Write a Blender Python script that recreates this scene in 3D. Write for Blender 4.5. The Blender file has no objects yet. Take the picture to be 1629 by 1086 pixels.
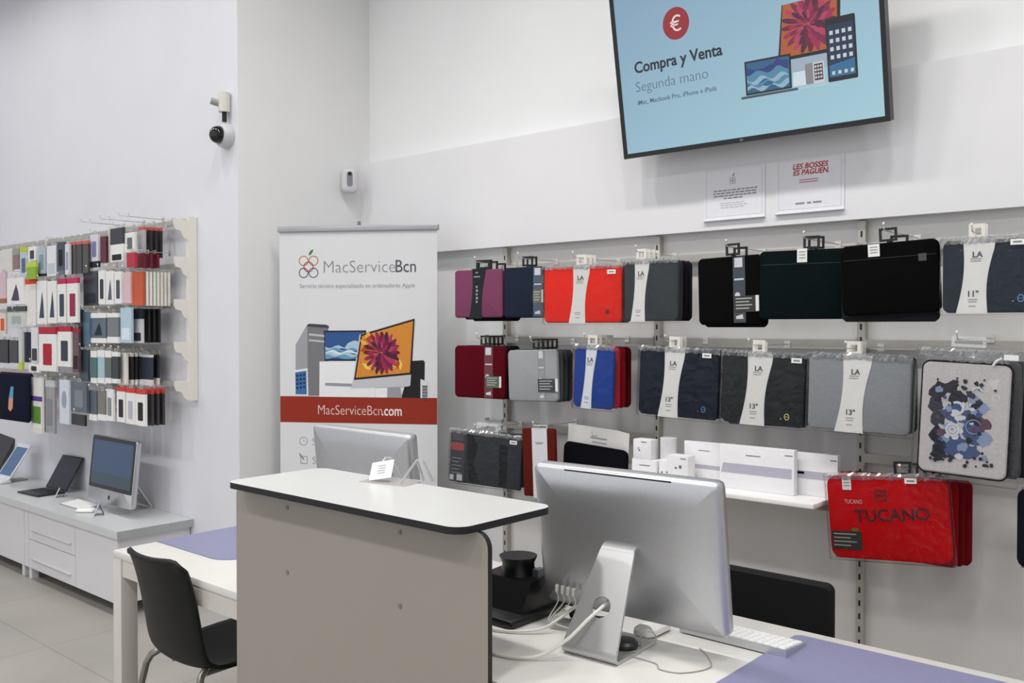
import bpy, math, random
from math import sin, cos, pi, radians
from mathutils import Matrix, Vector
random.seed(7)
S = bpy.context.scene
COL = S.collection

# ---------------------------------------------------------------- camera, world, lights, exposure
cam = bpy.data.cameras.new('camera')
cam.sensor_fit = 'HORIZONTAL'
cam.sensor_width = 36.0
cam.lens = 36.0 * 1450.0 / 1629.0
cam.clip_start = 0.05
cam_o = bpy.data.objects.new('camera', cam)
COL.objects.link(cam_o)
cam_o.location = (0, 0, 1.52)
cam_o.rotation_euler = (radians(90.0 - 0.909), 0, radians(41.06))
S.camera = cam_o

W = bpy.data.worlds.new('world')
S.world = W
W.use_nodes = True
W.node_tree.nodes['Background'].inputs[0].default_value = (0.93, 0.96, 1.0, 1)
W.node_tree.nodes['Background'].inputs[1].default_value = 1.7

def lamp(x, y, z, power, size=0.22, colr=(1.0, 0.985, 0.965)):
    L = bpy.data.lights.new('unseen_ceiling_light', 'AREA')
    L.shape = 'DISK'
    L.size = size
    L.energy = power
    L.color = colr
    L.spread = radians(150)
    o = bpy.data.objects.new('unseen_ceiling_light', L)
    o.location = (x, y, z)
    COL.objects.link(o)

for lx in (-7.4, -6.3, -5.2, -4.1):
    lamp(lx, 1.65, 4.12, 15, 0.35)
for lx in (-3.0, -2.2, -1.4, -0.6, 0.4):
    lamp(lx, 1.9, 4.12, 21)
for lx in (-6.6, -4.6, -2.6, -0.6, 1.4):  # room-side row, added and unseen, to brighten floor and cabinet fronts
    lamp(lx, -0.9, 4.12, 44, 0.3)

S.view_settings.view_transform = 'Standard'
S.view_settings.look = 'None'
S.view_settings.gamma = 1.0
S.view_settings.use_curve_mapping = False
S.view_settings.exposure = -0.76
S.cycles.use_denoising = True
S.cycles.max_bounces = 8
S.cycles.transparent_max_bounces = 24
S.cycles.sample_clamp_indirect = 6.0

# ---------------------------------------------------------------- materials
def lin(h):
    c = [int(h[i:i + 2], 16) / 255.0 for i in (0, 2, 4)]
    return tuple(v / 12.92 if v <= 0.04045 else ((v + 0.055) / 1.055) ** 2.4 for v in c) + (1.0,)

_m = {}
def M(h, rough=0.5, metal=0.0, var=0.05, scale=30.0, bump=0.0, spec=0.5, coat=0.0):
    key = (h, rough, metal, var, scale, bump, spec, coat)
    if key in _m:
        return _m[key]
    m = bpy.data.materials.new('surface_' + h)
    m.use_nodes = True
    nt = m.node_tree
    b = nt.nodes['Principled BSDF']
    c = lin(h)
    tc = nt.nodes.new('ShaderNodeTexCoord')
    n = nt.nodes.new('ShaderNodeTexNoise')
    n.inputs['Scale'].default_value = scale
    n.inputs['Detail'].default_value = 3
    nt.links.new(tc.outputs['Object'], n.inputs['Vector'])
    r = nt.nodes.new('ShaderNodeValToRGB')
    r.color_ramp.elements[0].position = 0.3
    r.color_ramp.elements[1].position = 0.7
    r.color_ramp.elements[0].color = tuple(v * (1 - var) for v in c[:3]) + (1,)
    r.color_ramp.elements[1].color = tuple(min(1, v * (1 + var)) for v in c[:3]) + (1,)
    nt.links.new(n.outputs['Fac'], r.inputs['Fac'])
    nt.links.new(r.outputs['Color'], b.inputs['Base Color'])
    b.inputs['Roughness'].default_value = rough
    b.inputs['Metallic'].default_value = metal
    b.inputs['Specular IOR Level'].default_value = spec
    b.inputs['Coat Weight'].default_value = coat
    if bump:
        bp = nt.nodes.new('ShaderNodeBump')
        bp.inputs['Strength'].default_value = bump
        bp.inputs['Distance'].default_value = 0.002
        nt.links.new(n.outputs['Fac'], bp.inputs['Height'])
        nt.links.new(bp.outputs['Normal'], b.inputs['Normal'])
    _m[key] = m
    return m

def FAB(h):   # woven / neoprene cloth
    return M(h, 0.9, 0, 0.10, 260.0, 0.25, 0.10)

def PAPER(h):
    return M(h, 0.6, 0, 0.02, 40.0, 0, 0.3)

def EMIT(h, s=1.0):
    key = ('emit', h, s)
    if key in _m:
        return _m[key]
    m = bpy.data.materials.new('lit_screen_' + h)
    m.use_nodes = True
    b = m.node_tree.nodes['Principled BSDF']
    b.inputs['Base Color'].default_value = (0.01, 0.01, 0.01, 1)
    b.inputs['Roughness'].default_value = 0.35
    b.inputs['Emission Color'].default_value = lin(h)
    b.inputs['Emission Strength'].default_value = s
    _m[key] = m
    return m

def CLEAR(name='clear_plastic', tint=(1, 1, 1, 1), gloss=0.10, crinkle=0.6, milky=0.03):
    key = ('clear', name)
    if key in _m:
        return _m[key]
    m = bpy.data.materials.new(name)
    m.use_nodes = True
    nt = m.node_tree
    nt.nodes.remove(nt.nodes['Principled BSDF'])
    out = nt.nodes['Material Output']
    tr = nt.nodes.new('ShaderNodeBsdfTransparent')
    tr.inputs[0].default_value = tint
    gl = nt.nodes.new('ShaderNodeBsdfGlossy')
    gl.inputs['Roughness'].default_value = 0.12
    df = nt.nodes.new('ShaderNodeBsdfDiffuse')
    df.inputs[0].default_value = (0.85, 0.86, 0.88, 1)
    mx0 = nt.nodes.new('ShaderNodeMixShader')
    mx0.inputs[0].default_value = milky
    nt.links.new(tr.outputs[0], mx0.inputs[1])
    nt.links.new(df.outputs[0], mx0.inputs[2])
    lw = nt.nodes.new('ShaderNodeLayerWeight')
    lw.inputs['Blend'].default_value = 0.25
    ma = nt.nodes.new('ShaderNodeMath')
    ma.operation = 'MULTIPLY_ADD'
    ma.inputs[1].default_value = 0.5
    ma.inputs[2].default_value = gloss
    ma.use_clamp = True
    nt.links.new(lw.outputs['Fresnel'], ma.inputs[0])
    mx = nt.nodes.new('ShaderNodeMixShader')
    nt.links.new(ma.outputs[0], mx.inputs[0])
    nt.links.new(mx0.outputs[0], mx.inputs[1])
    nt.links.new(gl.outputs[0], mx.inputs[2])
    nt.links.new(mx.outputs[0], out.inputs['Surface'])
    if crinkle:
        tc = nt.nodes.new('ShaderNodeTexCoord')
        n = nt.nodes.new('ShaderNodeTexNoise')
        n.inputs['Scale'].default_value = 22
        n.inputs['Detail'].default_value = 4
        n.inputs['Distortion'].default_value = 1.2
        bp = nt.nodes.new('ShaderNodeBump')
        bp.inputs['Strength'].default_value = crinkle
        bp.inputs['Distance'].default_value = 0.01
        nt.links.new(tc.outputs['Object'], n.inputs['Vector'])
        nt.links.new(n.outputs['Fac'], bp.inputs['Height'])
        nt.links.new(bp.outputs['Normal'], gl.inputs['Normal'])
    _m[key] = m
    return m

ALU = M('c8c9cc', 0.38, 0.85, 0.02, 90)
CHROME = M('c9c9c6', 0.25, 1.0, 0.02)
STEEL = M('a39f96', 0.4, 0.8, 0.03)
WHITE = M('f1f0ee', 0.35, 0, 0.015, 12)
BLACK = M('0b0b0d', 0.45, 0, 0.1)
CABLE = M('dedcd4', 0.45, 0, 0.03)

# ---------------------------------------------------------------- mesh building
class MB:
    def __init__(self):
        self.v = []; self.f = []; self.mi = []; self.cur = 0
    def mat(self, i):
        self.cur = i
        return self
    def add(self, vs, fs):
        o = len(self.v)
        self.v += [tuple(p) for p in vs]
        for f in fs:
            self.f.append(tuple(i + o for i in f)); self.mi.append(self.cur)
        return self
    def xf(self, mtx, start=0):
        for i in range(start, len(self.v)):
            self.v[i] = tuple(mtx @ Vector(self.v[i]))
        return self
    def box(self, x0, y0, z0, x1, y1, z1):
        return self.add([(x0, y0, z0), (x1, y0, z0), (x1, y1, z0), (x0, y1, z0), (x0, y0, z1), (x1, y0, z1), (x1, y1, z1), (x0, y1, z1)],
                        [(3, 2, 1, 0), (4, 5, 6, 7), (0, 1, 5, 4), (1, 2, 6, 5), (2, 3, 7, 6), (3, 0, 4, 7)])
    def bbox(self, x0, y0, z0, x1, y1, z1, b=0.004):
        # box with chamfered vertical & horizontal edges: rounded-rect loft along y
        cx, cz = (x0 + x1) / 2, (z0 + z1) / 2
        d = y1 - y0
        b = min(b, d * 0.45, (x1 - x0) * 0.45, (z1 - z0) * 0.45)
        s = len(self.v)
        self.loft(x1 - x0, z1 - z0, b * 1.2, [(b, 0), (b * 0.3, b * 0.3), (0, b), (0, d - b), (b * 0.3, d - b * 0.3), (b, d)], n=2)
        return self.xf(Matrix.Translation((cx, y0, cz)), s)
    def loft(self, w, h, r, prof, n=5):
        # rounded rectangle (x,z) swept along y; prof = [(inset, y), ...]
        rings = []
        for ins, y in prof:
            ww, hh = w / 2 - ins, h / 2 - ins
            rr = max(min(r - ins, ww, hh), 0.0004)
            ring = []
            for (sx, sz, a0) in ((1, 1, 0), (-1, 1, 90), (-1, -1, 180), (1, -1, 270)):
                for k in range(n + 1):
                    a = radians(a0 + 90.0 * k / n)
                    ring.append((sx * (ww - rr) + rr * cos(a), y, sz * (hh - rr) + rr * sin(a)))
            rings.append(ring)
        L = len(rings[0])
        vs = [p for r_ in rings for p in r_]
        fs = []
        for i in range(len(rings) - 1):
            for k in range(L):
                a, b = i * L + k, i * L + (k + 1) % L
                fs.append((a, b, b + L, a + L))
        fs.append(tuple(range(L)))
        fs.append(tuple(reversed(range((len(rings) - 1) * L, len(rings) * L))))
        return self.add(vs, fs)
    def poly(self, pts, y0, y1):
        # polygon in (x,z), extruded along y. pts counter-clockwise seen from -y
        n = len(pts)
        vs = [(p[0], y0, p[1]) for p in pts] + [(p[0], y1, p[1]) for p in pts]
        fs = [tuple(range(n)), tuple(reversed(range(n, 2 * n)))]
        for k in range(n):
            j = (k + 1) % n
            fs.append((j, k, k + n, j + n))
        return self.add(vs, fs)
    def disc(self, cx, cz, rx, rz, y0, y1, n=28):
        return self.poly([(cx + rx * cos(2 * pi * k / n), cz + rz * sin(2 * pi * k / n)) for k in range(n)], y0, y1)
    def ring(self, cx, cz, r, w, y0, y1, n=32, a0=0.0, a1=2 * pi):
        # flat annulus
        full = abs(a1 - a0 - 2 * pi) < 1e-6
        m = n if full else n + 1
        vs = []
        for k in range(m):
            a = a0 + (a1 - a0) * k / n
            for rr in (r - w / 2, r + w / 2):
                for y in (y0, y1):
                    vs.append((cx + rr * cos(a), y, cz + rr * sin(a)))
        fs = []
        for k in range(n):
            i, j = 4 * k, 4 * ((k + 1) % m)
            fs += [(i, j, j + 2, i + 2), (i + 1, i + 3, j + 3, j + 1), (i, i + 1, j + 1, j), (i + 2, j + 2, j + 3, i + 3)]
        if not full:
            e = 4 * (m - 1)
            fs += [(0, 2, 3, 1), (e, e + 1, e + 3, e + 2)]
        return self.add(vs, fs)
    def frame(self, x0, z0, x1, z1, b, y0, y1):
        self.box(x0, y0, z0, x1, y1, z0 + b); self.box(x0, y0, z1 - b, x1, y1, z1)
        self.box(x0, y0, z0 + b, x0 + b, y1, z1 - b); self.box(x1 - b, y0, z0 + b, x1, y1, z1 - b)
        return self
    def tube(self, pts, r, n=8, r1=None):
        pts = [Vector(p) for p in pts]
        N = len(pts)
        vs = []; fs = []
        up = None
        for i, p in enumerate(pts):
            t = (pts[min(i + 1, N - 1)] - pts[max(i - 1, 0)]).normalized()
            if up is None:
                up = Vector((0, 0, 1)) if abs(t.z) < 0.9 else Vector((1, 0, 0))
            a = t.cross(up).normalized(); up = a.cross(t).normalized()
            rr = r if r1 is None else r + (r1 - r) * i / (N - 1)
            for k in range(n):
                an = 2 * pi * k / n
                vs.append(p + a * (rr * cos(an)) + up * (rr * sin(an)))
        for i in range(N - 1):
            for k in range(n):
                a_, b_ = i * n + k, i * n + (k + 1) % n
                fs.append((a_, b_, b_ + n, a_ + n))
        fs.append(tuple(reversed(range(n)))); fs.append(tuple(range((N - 1) * n, N * n)))
        return self.add(vs, fs)
    def lathe(self, prof, n=32):
        # prof [(radius, z)] about z
        vs = []; fs = []
        for r_, z in prof:
            for k in range(n):
                a = 2 * pi * k / n
                vs.append((r_ * cos(a), r_ * sin(a), z))
        for i in range(len(prof) - 1):
            for k in range(n):
                a_, b_ = i * n + k, i * n + (k + 1) % n
                fs.append((a_, b_, b_ + n, a_ + n))
        fs.append(tuple(reversed(range(n)))); fs.append(tuple(range((len(prof) - 1) * n, len(prof) * n)))
        return self.add(vs, fs)
    def build(self, name, mats, parent=None, smooth=32, label=None, loc=None):
        me = bpy.data.meshes.new(name)
        me.from_pydata(self.v, [], self.f)
        if not isinstance(mats, (list, tuple)):
            mats = [mats]
        for m in mats:
            me.materials.append(m)
        me.polygons.foreach_set('material_index', self.mi)
        import bmesh
        bm = bmesh.new(); bm.from_mesh(me)
        bmesh.ops.recalc_face_normals(bm, faces=bm.faces[:])
        bm.to_mesh(me); bm.free()
        if smooth:
            me.polygons.foreach_set('use_smooth', [True] * len(me.polygons))
            me.set_sharp_from_angle(angle=radians(smooth))
        o = bpy.data.objects.new(name, me)
        COL.objects.link(o)
        if parent:
            o.parent = parent
        if loc:
            o.location = loc
        if label:
            o['label'] = label
        return o

def curve(pts, steps=8):
    # Catmull-Rom through pts
    P = [Vector(p) for p in pts]
    P = [P[0] * 2 - P[1]] + P + [P[-1] * 2 - P[-2]]
    out = []
    for i in range(1, len(P) - 2):
        for k in range(steps):
            t = k / steps
            a, b, c, d = P[i - 1], P[i], P[i + 1], P[i + 2]
            out.append(0.5 * ((2 * b) + (c - a) * t + (2 * a - 5 * b + 4 * c - d) * t * t + (3 * b - a - 3 * c + d) * t ** 3))
    out.append(P[-2])
    return out

def thing(name, label, cat, loc=(0, 0, 0), rz=0.0, group=None, rot=None):
    o = bpy.data.objects.new(name, None)
    o.empty_display_size = 0.05
    COL.objects.link(o)
    o.location = loc
    o.rotation_euler = rot if rot else (0, 0, radians(rz))
    o['label'] = label; o['category'] = cat
    if group:
        o['group'] = group
    return o

def tag(o, label, cat, group=None):
    o['label'] = label; o['category'] = cat
    if group:
        o['group'] = group
    return o

def struct(o):
    o['kind'] = 'structure'
    return o

def text(parent, name, s, size, x, z, y, mat, align='LEFT', bold=0.0, rot=0.0, sx=1.0, shear=0.0, th=0.0004):
    cu = bpy.data.curves.new(name, 'FONT')
    cu.body = s; cu.size = size; cu.align_x = align; cu.offset = bold * size; cu.extrude = th; cu.shear = shear
    cu.resolution_u = 3
    ob = bpy.data.objects.new(name, cu)
    COL.objects.link(ob)
    bpy.context.view_layer.update()
    dg = bpy.context.evaluated_depsgraph_get()
    me = bpy.data.meshes.new_from_object(ob.evaluated_get(dg))
    bpy.data.objects.remove(ob)
    c, sn = cos(rot), sin(rot)
    for v in me.vertices:
        tx, ty, tz = v.co.x * sx, v.co.y, v.co.z
        v.co = (x + tx * c - ty * sn, y - tz, z + tx * sn + ty * c)
    me.materials.clear(); me.materials.append(mat)
    me.name = name
    o = bpy.data.objects.new(name, me)
    COL.objects.link(o)
    o.parent = parent
    return o

def rrect(x0, z0, x1, z1, r, n=4):
    pts = []
    for (cx, cz, a0) in ((x1 - r, z1 - r, 0), (x0 + r, z1 - r, 90), (x0 + r, z0 + r, 180), (x1 - r, z0 + r, 270)):
        for k in range(n + 1):
            a = radians(a0 + 90.0 * k / n)
            pts.append((cx + r * cos(a), cz + r * sin(a)))
    return pts

# ---------------------------------------------------------------- the shop shell
def wall_mat(name, h, rough=0.55, spec=0.4):
    return M(h, rough, 0, 0.015, 3.0, 0, spec)

def floor_mat():
    m = bpy.data.materials.new('floor_tiles')
    m.use_nodes = True
    nt = m.node_tree
    b = nt.nodes['Principled BSDF']
    tc = nt.nodes.new('ShaderNodeTexCoord')
    br = nt.nodes.new('ShaderNodeTexBrick')
    br.offset = 0.0
    br.inputs['Scale'].default_value = 1.0
    br.inputs['Brick Width'].default_value = 0.9
    br.inputs['Row Height'].default_value = 0.9
    br.inputs['Mortar Size'].default_value = 0.003
    br.inputs['Color1'].default_value = lin('a39f99')
    br.inputs['Color2'].default_value = lin('9f9b95')
    br.inputs['Mortar'].default_value = lin('8a8680')
    n = nt.nodes.new('ShaderNodeTexNoise')
    n.inputs['Scale'].default_value = 2.3
    n.inputs['Detail'].default_value = 6
    rp = nt.nodes.new('ShaderNodeValToRGB')
    rp.color_ramp.elements[0].position = 0.3; rp.color_ramp.elements[1].position = 0.75
    rp.color_ramp.elements[0].color = (0.88, 0.88, 0.88, 1)
    rp.color_ramp.elements[1].color = (1.06, 1.05, 1.03, 1)
    mx = nt.nodes.new('ShaderNodeMix')
    mx.data_type = 'RGBA'; mx.blend_type = 'MULTIPLY'
    mx.inputs[0].default_value = 1.0
    nt.links.new(tc.outputs['Object'], br.inputs['Vector'])
    nt.links.new(tc.outputs['Object'], n.inputs['Vector'])
    nt.links.new(n.outputs['Fac'], rp.inputs['Fac'])
    nt.links.new(br.outputs['Color'], mx.inputs[6]); nt.links.new(rp.outputs['Color'], mx.inputs[7])
    nt.links.new(mx.outputs[2], b.inputs['Base Color'])
    b.inputs['Roughness'].default_value = 0.42
    return m

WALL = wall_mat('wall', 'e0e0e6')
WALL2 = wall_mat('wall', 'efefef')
struct(MB().box(-9.2, -4.2, -0.1, 3.2, 3.7, 0).build('floor', floor_mat(), smooth=0))
struct(MB().box(-9.2, -4.2, 4.2, 3.2, 3.7, 4.3).build('ceiling', wall_mat('ceil', 'e8e8e8'), smooth=0))
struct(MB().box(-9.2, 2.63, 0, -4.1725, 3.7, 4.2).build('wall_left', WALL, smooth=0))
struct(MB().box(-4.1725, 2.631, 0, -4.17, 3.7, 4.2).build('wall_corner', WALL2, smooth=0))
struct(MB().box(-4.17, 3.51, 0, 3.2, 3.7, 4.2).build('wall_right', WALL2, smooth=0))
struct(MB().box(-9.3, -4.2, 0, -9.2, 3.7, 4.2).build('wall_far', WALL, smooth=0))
struct(MB().box(3.2, -4.2, 0, 3.3, 3.7, 4.2).build('wall_end', WALL2, smooth=0))
struct(MB().box(-4.17, 3.44, 1.925, 3.2, 3.51, 2.466).build('trim_1', wall_mat('fascia', 'e9e8ea'), smooth=0))
# satin grey laminate back panels between the slotted uprights
struct(MB().box(-3.06, 3.50, 0, 3.2, 3.51, 1.925).build('trim_2', M('e2e0de', 0.28, 0, 0.02, 3.0, 0, 0.5), smooth=0))

# slotted uprights and crossbars of the wall display
RAILM = M('bdb9b2', 0.4, 0.2, 0.03)
up_names = ('at the left edge of the grey wall panels', 'between the grey sleeve stacks and the black sleeves', 'right of the shelf of white boxes', 'at the far right behind the navy sleeve')
for i, x in enumerate((-3.07, -2.17, -1.27, -0.37)):
    t = thing('slotted_upright', 'white slotted wall upright ' + up_names[i], 'display rail', (x, 3.49, 0), group='slotted uprights on the bag wall')
    MB().box(-0.014, -0.022, 0, 0.014, 0.01, 1.92).build('post', RAILM, t)
    s = MB()
    for k in range(37):
        zz = 0.06 + k * 0.05
        s.box(-0.0035, -0.0232, zz, 0.0035, -0.0215, zz + 0.022)
    s.build('slots', BLACK, t)
bay = ((-4.0, -3.085, 'left of the grey panels'), (-3.055, -2.185, 'in the red sleeve bay'), (-2.155, -1.285, 'in the black sleeve bay'), (-1.255, -0.385, 'in the far right bay'))
rown = ((1.80, 'top'), (1.44, 'middle'), (1.01, 'bottom'))
for x0, x1, bn in bay:
    for z, rn in rown:
        if x0 < -3.5:
            x0 = -3.2
        if rn == 'bottom' and 'black sleeve' in bn:
            continue
        t = thing('crossbar', 'grey metal crossbar of the %s row %s' % (rn, bn), 'display rail', ((x0 + x1) / 2, 3.47, z), group='crossbars of the bag wall')
        w = (x1 - x0) / 2
        MB().box(-w, -0.012, 0, w, 0.008, 0.032).build('bar', RAILM, t)
        for sx in (-1, 1):
            MB().box(sx * w - 0.004, -0.008, -0.012, sx * w + 0.004, 0.018, 0.04).build('bracket', RAILM, t)

# ---------------------------------------------------------------- television
t = thing('wall_television', 'large black-framed television tilted down from the wall, showing a blue slide', 'television', (-2.225, 3.30, 2.248), rot=(radians(10), 0, 0))
TVM = M('0c0c0f', 0.25, 0, 0.05)
MB().box(0, 0.0, 0, 1.116, 0.035, 0.672).build('housing', TVM, t)
f = MB(); f.frame(-0.002, -0.004, 1.118, 0.674, 0.018, -0.008, 0.0); f.build('bezel', M('08080a', 0.2, 0, 0.05), t)
MB().box(0.25, 0.035, 0.1, 0.87, 0.075, 0.5).build('rear_cover', TVM, t)
b_ = MB(); b_.box(0.40, 0.075, 0.2, 0.44, 0.10, 0.5); b_.box(0.68, 0.075, 0.2, 0.72, 0.10, 0.5); b_.build('wall_bracket', STEEL, t)
def tvscreen_mat():
    m = bpy.data.materials.new('lit_slide')
    m.use_nodes = True
    nt = m.node_tree
    b = nt.nodes['Principled BSDF']
    b.inputs['Base Color'].default_value = (0.01, 0.01, 0.01, 1)
    b.inputs['Roughness'].default_value = 0.3
    tc = nt.nodes.new('ShaderNodeTexCoord')
    sp = nt.nodes.new('ShaderNodeSeparateXYZ')
    nt.links.new(tc.outputs['Object'], sp.inputs[0])
    ma = nt.nodes.new('ShaderNodeMath'); ma.operation = 'MULTIPLY_ADD'
    ma.inputs[1].default_value = -1.0; ma.inputs[2].default_value = 0.55
    nt.links.new(sp.outputs['Z'], ma.inputs[0])
    mb = nt.nodes.new('ShaderNodeMath'); mb.operation = 'MULTIPLY_ADD'; mb.inputs[1].default_value = 0.45
    nt.links.new(sp.outputs['X'], mb.inputs[0]); nt.links.new(ma.outputs[0], mb.inputs[2])
    r = nt.nodes.new('ShaderNodeValToRGB')
    r.color_ramp.elements[0].color = lin('86a6bf'); r.color_ramp.elements[1].color = lin('a3cbd8')
    nt.links.new(mb.outputs[0], r.inputs['Fac'])
    nt.links.new(r.outputs['Color'], b.inputs['Emission Color'])
    b.inputs['Emission Strength'].default_value = 1.55
    return m
MB().box(0.016, -0.003, 0.016, 1.1, 0.0, 0.656).build('screen', tvscreen_mat(), t)
YS = -0.0033
E9 = 1.5
def tvp(name, pts, h, k):
    MB().poly(pts, YS - 0.0003 * k, YS - 0.0003 * (k - 1)).build(name, EMIT(h, E9), t, smooth=0)
def flower(parent, cx, cz, R, y, sx, clipbox, emit, k0=0):
    # generic many-petalled flower: rings of pointed petals
    cols = ('6a1430', '9c2450', '7a1c48', 'b23a5a', '4a1838')
    MMf = (lambda h: EMIT(h, E9)) if emit else (lambda h: PAPER(h))
    g = MB()
    x0, z0, x1, z1 = clipbox
    for ri in range(7):
        rr = R * (1 - ri * 0.13)
        n = 20 - ri
        for k in range(n):
            a = 2 * pi * (k + 0.5 * (ri % 2)) / n
            da = pi / n * 0.8
            def c_(r_, an):
                return (min(max(cx + sx * r_ * cos(an), x0), x1), min(max(cz + r_ * sin(an), z0), z1))
            yy = y - 0.00012 * (ri + 1)
            g.mat((ri + k) % 5)
            g.poly([c_(rr * 0.12, a), c_(rr * 0.7, a - da), c_(rr * 0.9, a - da * 0.6), c_(rr, a), c_(rr * 0.9, a + da * 0.6), c_(rr * 0.7, a + da)], yy, yy + 0.0001)
    return g.build('flower_picture', [MMf(h) for h in cols], parent, smooth=0)

g = MB(); g.disc(0.302, 0.5, 0.0605, 0.063, YS - 0.0004, YS); g.build('red_disc', EMIT('98222a', E9), t, smooth=0)
text(t, 'lettering', '\u20ac', 0.085, 0.302, 0.470, YS - 0.0006, EMIT('e8dce0', E9), 'CENTER')
text(t, 'lettering', 'Compra y Venta', 0.0635, 0.088, 0.341, YS - 0.0006, EMIT('181c28', E9), bold=0.022, sx=0.96)
text(t, 'lettering', 'Segunda mano', 0.0600, 0.085, 0.264, YS - 0.0006, EMIT('5f7088', E9), bold=-0.012, sx=0.985)
text(t, 'lettering', 'iMac, Macbook Pro, iPhone e iPads', 0.0270, 0.088, 0.211, YS - 0.0006, EMIT('4c5c74', E9), bold=0.002, sx=0.97)
text(t, 'maker_mark', 'LG', 0.011, 0.543, 0.003, -0.0085, M('b9b9bd', 0.4))
# the computers on the slide
tvp('computer_picture', [(0.719, 0.271), (0.905, 0.27), (0.955, 0.285), (0.968, 0.47), (0.748, 0.47)], '141216', 1)
tvp('computer_picture', [(0.729, 0.283), (0.945, 0.283), (0.955, 0.47), (0.752, 0.47)], 'b05a2a', 2)
flower(t, 0.846, 0.384, 0.108, YS - 0.0007, 1.0, (0.738, 0.284, 0.95, 0.47), True)
tvp('computer_picture', [(0.765, 0.222), (0.93, 0.222), (0.93, 0.27), (0.762, 0.27)], '9fb1c2', 1)
tvp('computer_picture', [(0.772, 0.172), (0.822, 0.170), (0.82, 0.222), (0.776, 0.222)], 'd4dfe8', 2)
tvp('computer_picture', [(0.822, 0.171), (0.852, 0.171), (0.852, 0.244), (0.822, 0.244)], '8a8488', 2)
tvp('phone_picture', rrect(0.851, 0.168, 0.893, 0.245, 0.004), 'c8ccd4', 3)
tvp('phone_picture', [(0.856, 0.18), (0.888, 0.18), (0.888, 0.238), (0.856, 0.238)], '232436', 4)
g = MB()
for r_ in range(4):
    for c in range(3):
        g.box(0.858 + c * 0.010, YS - 0.0016, 0.186 + r_ * 0.013, 0.865 + c * 0.010, YS - 0.0013, 0.194 + r_ * 0.013)
g.build('phone_icons', EMIT('d0c4c8', E9), t, smooth=0)
tvp('laptop_picture', [(0.582, 0.169), (0.767, 0.168), (0.770, 0.293), (0.584, 0.296)], '12161e', 3)
tvp('laptop_picture', [(0.589, 0.176), (0.760, 0.175), (0.763, 0.286), (0.591, 0.289)], '2e5f86', 4)
g = MB(); g.mat(0)
for k, (a, b, c) in enumerate(((0.185, 0.20, 0), (0.20, 0.214, 1), (0.212, 0.232, 0), (0.225, 0.25, 1), (0.25, 0.262, 2))):
    g.mat(c)
    pts = []
    for i in range(13):
        x = 0.590 + i * 0.0140
        pts.append((x, a + 0.010 * sin(i * 1.1 + k)))
    for i in reversed(range(13)):
        x = 0.590 + i * 0.0140
        pts.append((x, b + 0.008 * sin(i * 0.8 + k * 2) + (0.02 if i > 8 else 0)))
    g.poly(pts, YS - 0.0016 - 0.0002 * k, YS - 0.0014 - 0.0002 * k)
g.build('wave_picture', [EMIT('8fb4c8', E9), EMIT('4f86a4', E9), EMIT('263c7c', E9)], t, smooth=0)
tvp('laptop_picture', [(0.561, 0.158), (0.79, 0.157), (0.79, 0.166), (0.561, 0.167)], '44505c', 4)
tvp('laptop_picture', [(0.79, 0.158), (0.905, 0.158), (0.905, 0.164), (0.79, 0.164)], 'b8ccd8', 2)
tvp('tablet_picture', rrect(0.906, 0.164, 1.014, 0.386, 0.006), '15171d', 5)
tvp('tablet_picture', [(0.913, 0.18), (1.006, 0.18), (1.006, 0.362), (0.913, 0.362)], '1b2f4c', 6)
tvp('tablet_picture', [(0.913, 0.18), (1.006, 0.18), (1.006, 0.235), (0.913, 0.222)], '2f6c94', 7)
for r_ in range(4):
    for c in range(4):
        g = MB(); g.box(0.920 + c * 0.0225, YS - 0.0026, 0.242 + r_ * 0.0285, 0.9325 + c * 0.0225, YS - 0.0022, 0.256 + r_ * 0.0285)
        g.build('app_icon', EMIT('c9cfd8', E9), t, smooth=0)
for c in range(4):
    g = MB(); g.box(0.922 + c * 0.0225, YS - 0.0026, 0.188, 0.933 + c * 0.0225, YS - 0.0022, 0.2)
    g.build('app_icon', EMIT('c9cfd8', E9), t, smooth=0)

# ---------------------------------------------------------------- notices on the fascia
def notice(xc, z0, w, h, label):
    t = thing('wall_notice', label, 'notice', (xc, 3.436, z0), group='notices under the television')
    MB().box(-w / 2, 0, 0, w / 2, 0.003, h).build('sheet', PAPER('e9e9ee'), t)
    f = MB(); f.frame(-w / 2 + 0.012, 0.014, w / 2 - 0.012, h - 0.006, 0.0012, -0.0006, 0.0004); f.build('border', PAPER('c4c4cc'), t)
    l_ = MB(); l_.box(-w / 2, -0.012, -0.003, w / 2, 0.003, 0.0); l_.build('holder_lip', M('dcdce0', 0.2), t)
    return t
n1 = notice(-1.783, 1.965, 0.275, 0.212, 'framed white notice with grey lines under the television, left of the red-lettered notice')
g = MB()
for z, a, b in ((0.118, -0.09, 0.105), (0.107, -0.093, 0.1), (0.096, -0.09, 0.10), (0.085, -0.045, 0.045)):
    x = a
    while x < b - 0.01:
        w_ = 0.012 + 0.014 * random.random()
        g.box(x, -0.0006, z, min(x + w_, b), 0.0002, z + 0.005); x += w_ + 0.004
g.build('fine_print', PAPER('8d8d94'), n1)
g = MB()
for z, a, b in ((0.066, -0.06, 0.06), (0.057, -0.06, 0.06), (0.048, -0.058, 0.045)):
    x = a
    while x < b - 0.01:
        w_ = 0.01 + 0.014 * random.random()
        g.box(x, -0.0006, z, min(x + w_, b), 0.0002, z + 0.0035); x += w_ + 0.004
g.build('fine_print', PAPER('b9b9c0'), n1)
g = MB()
for sx in (-1, 1):
    for sz in (-1, 1):
        g.ring(sx * 0.0065 - 0.005, 0.158 + sz * 0.0065, 0.0062, 0.002, -0.0006, 0.0002, 16)
g.poly([(-0.006, 0.173), (0.002, 0.178), (0.004, 0.19), (-0.004, 0.184)], -0.0006, 0.0002)
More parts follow.
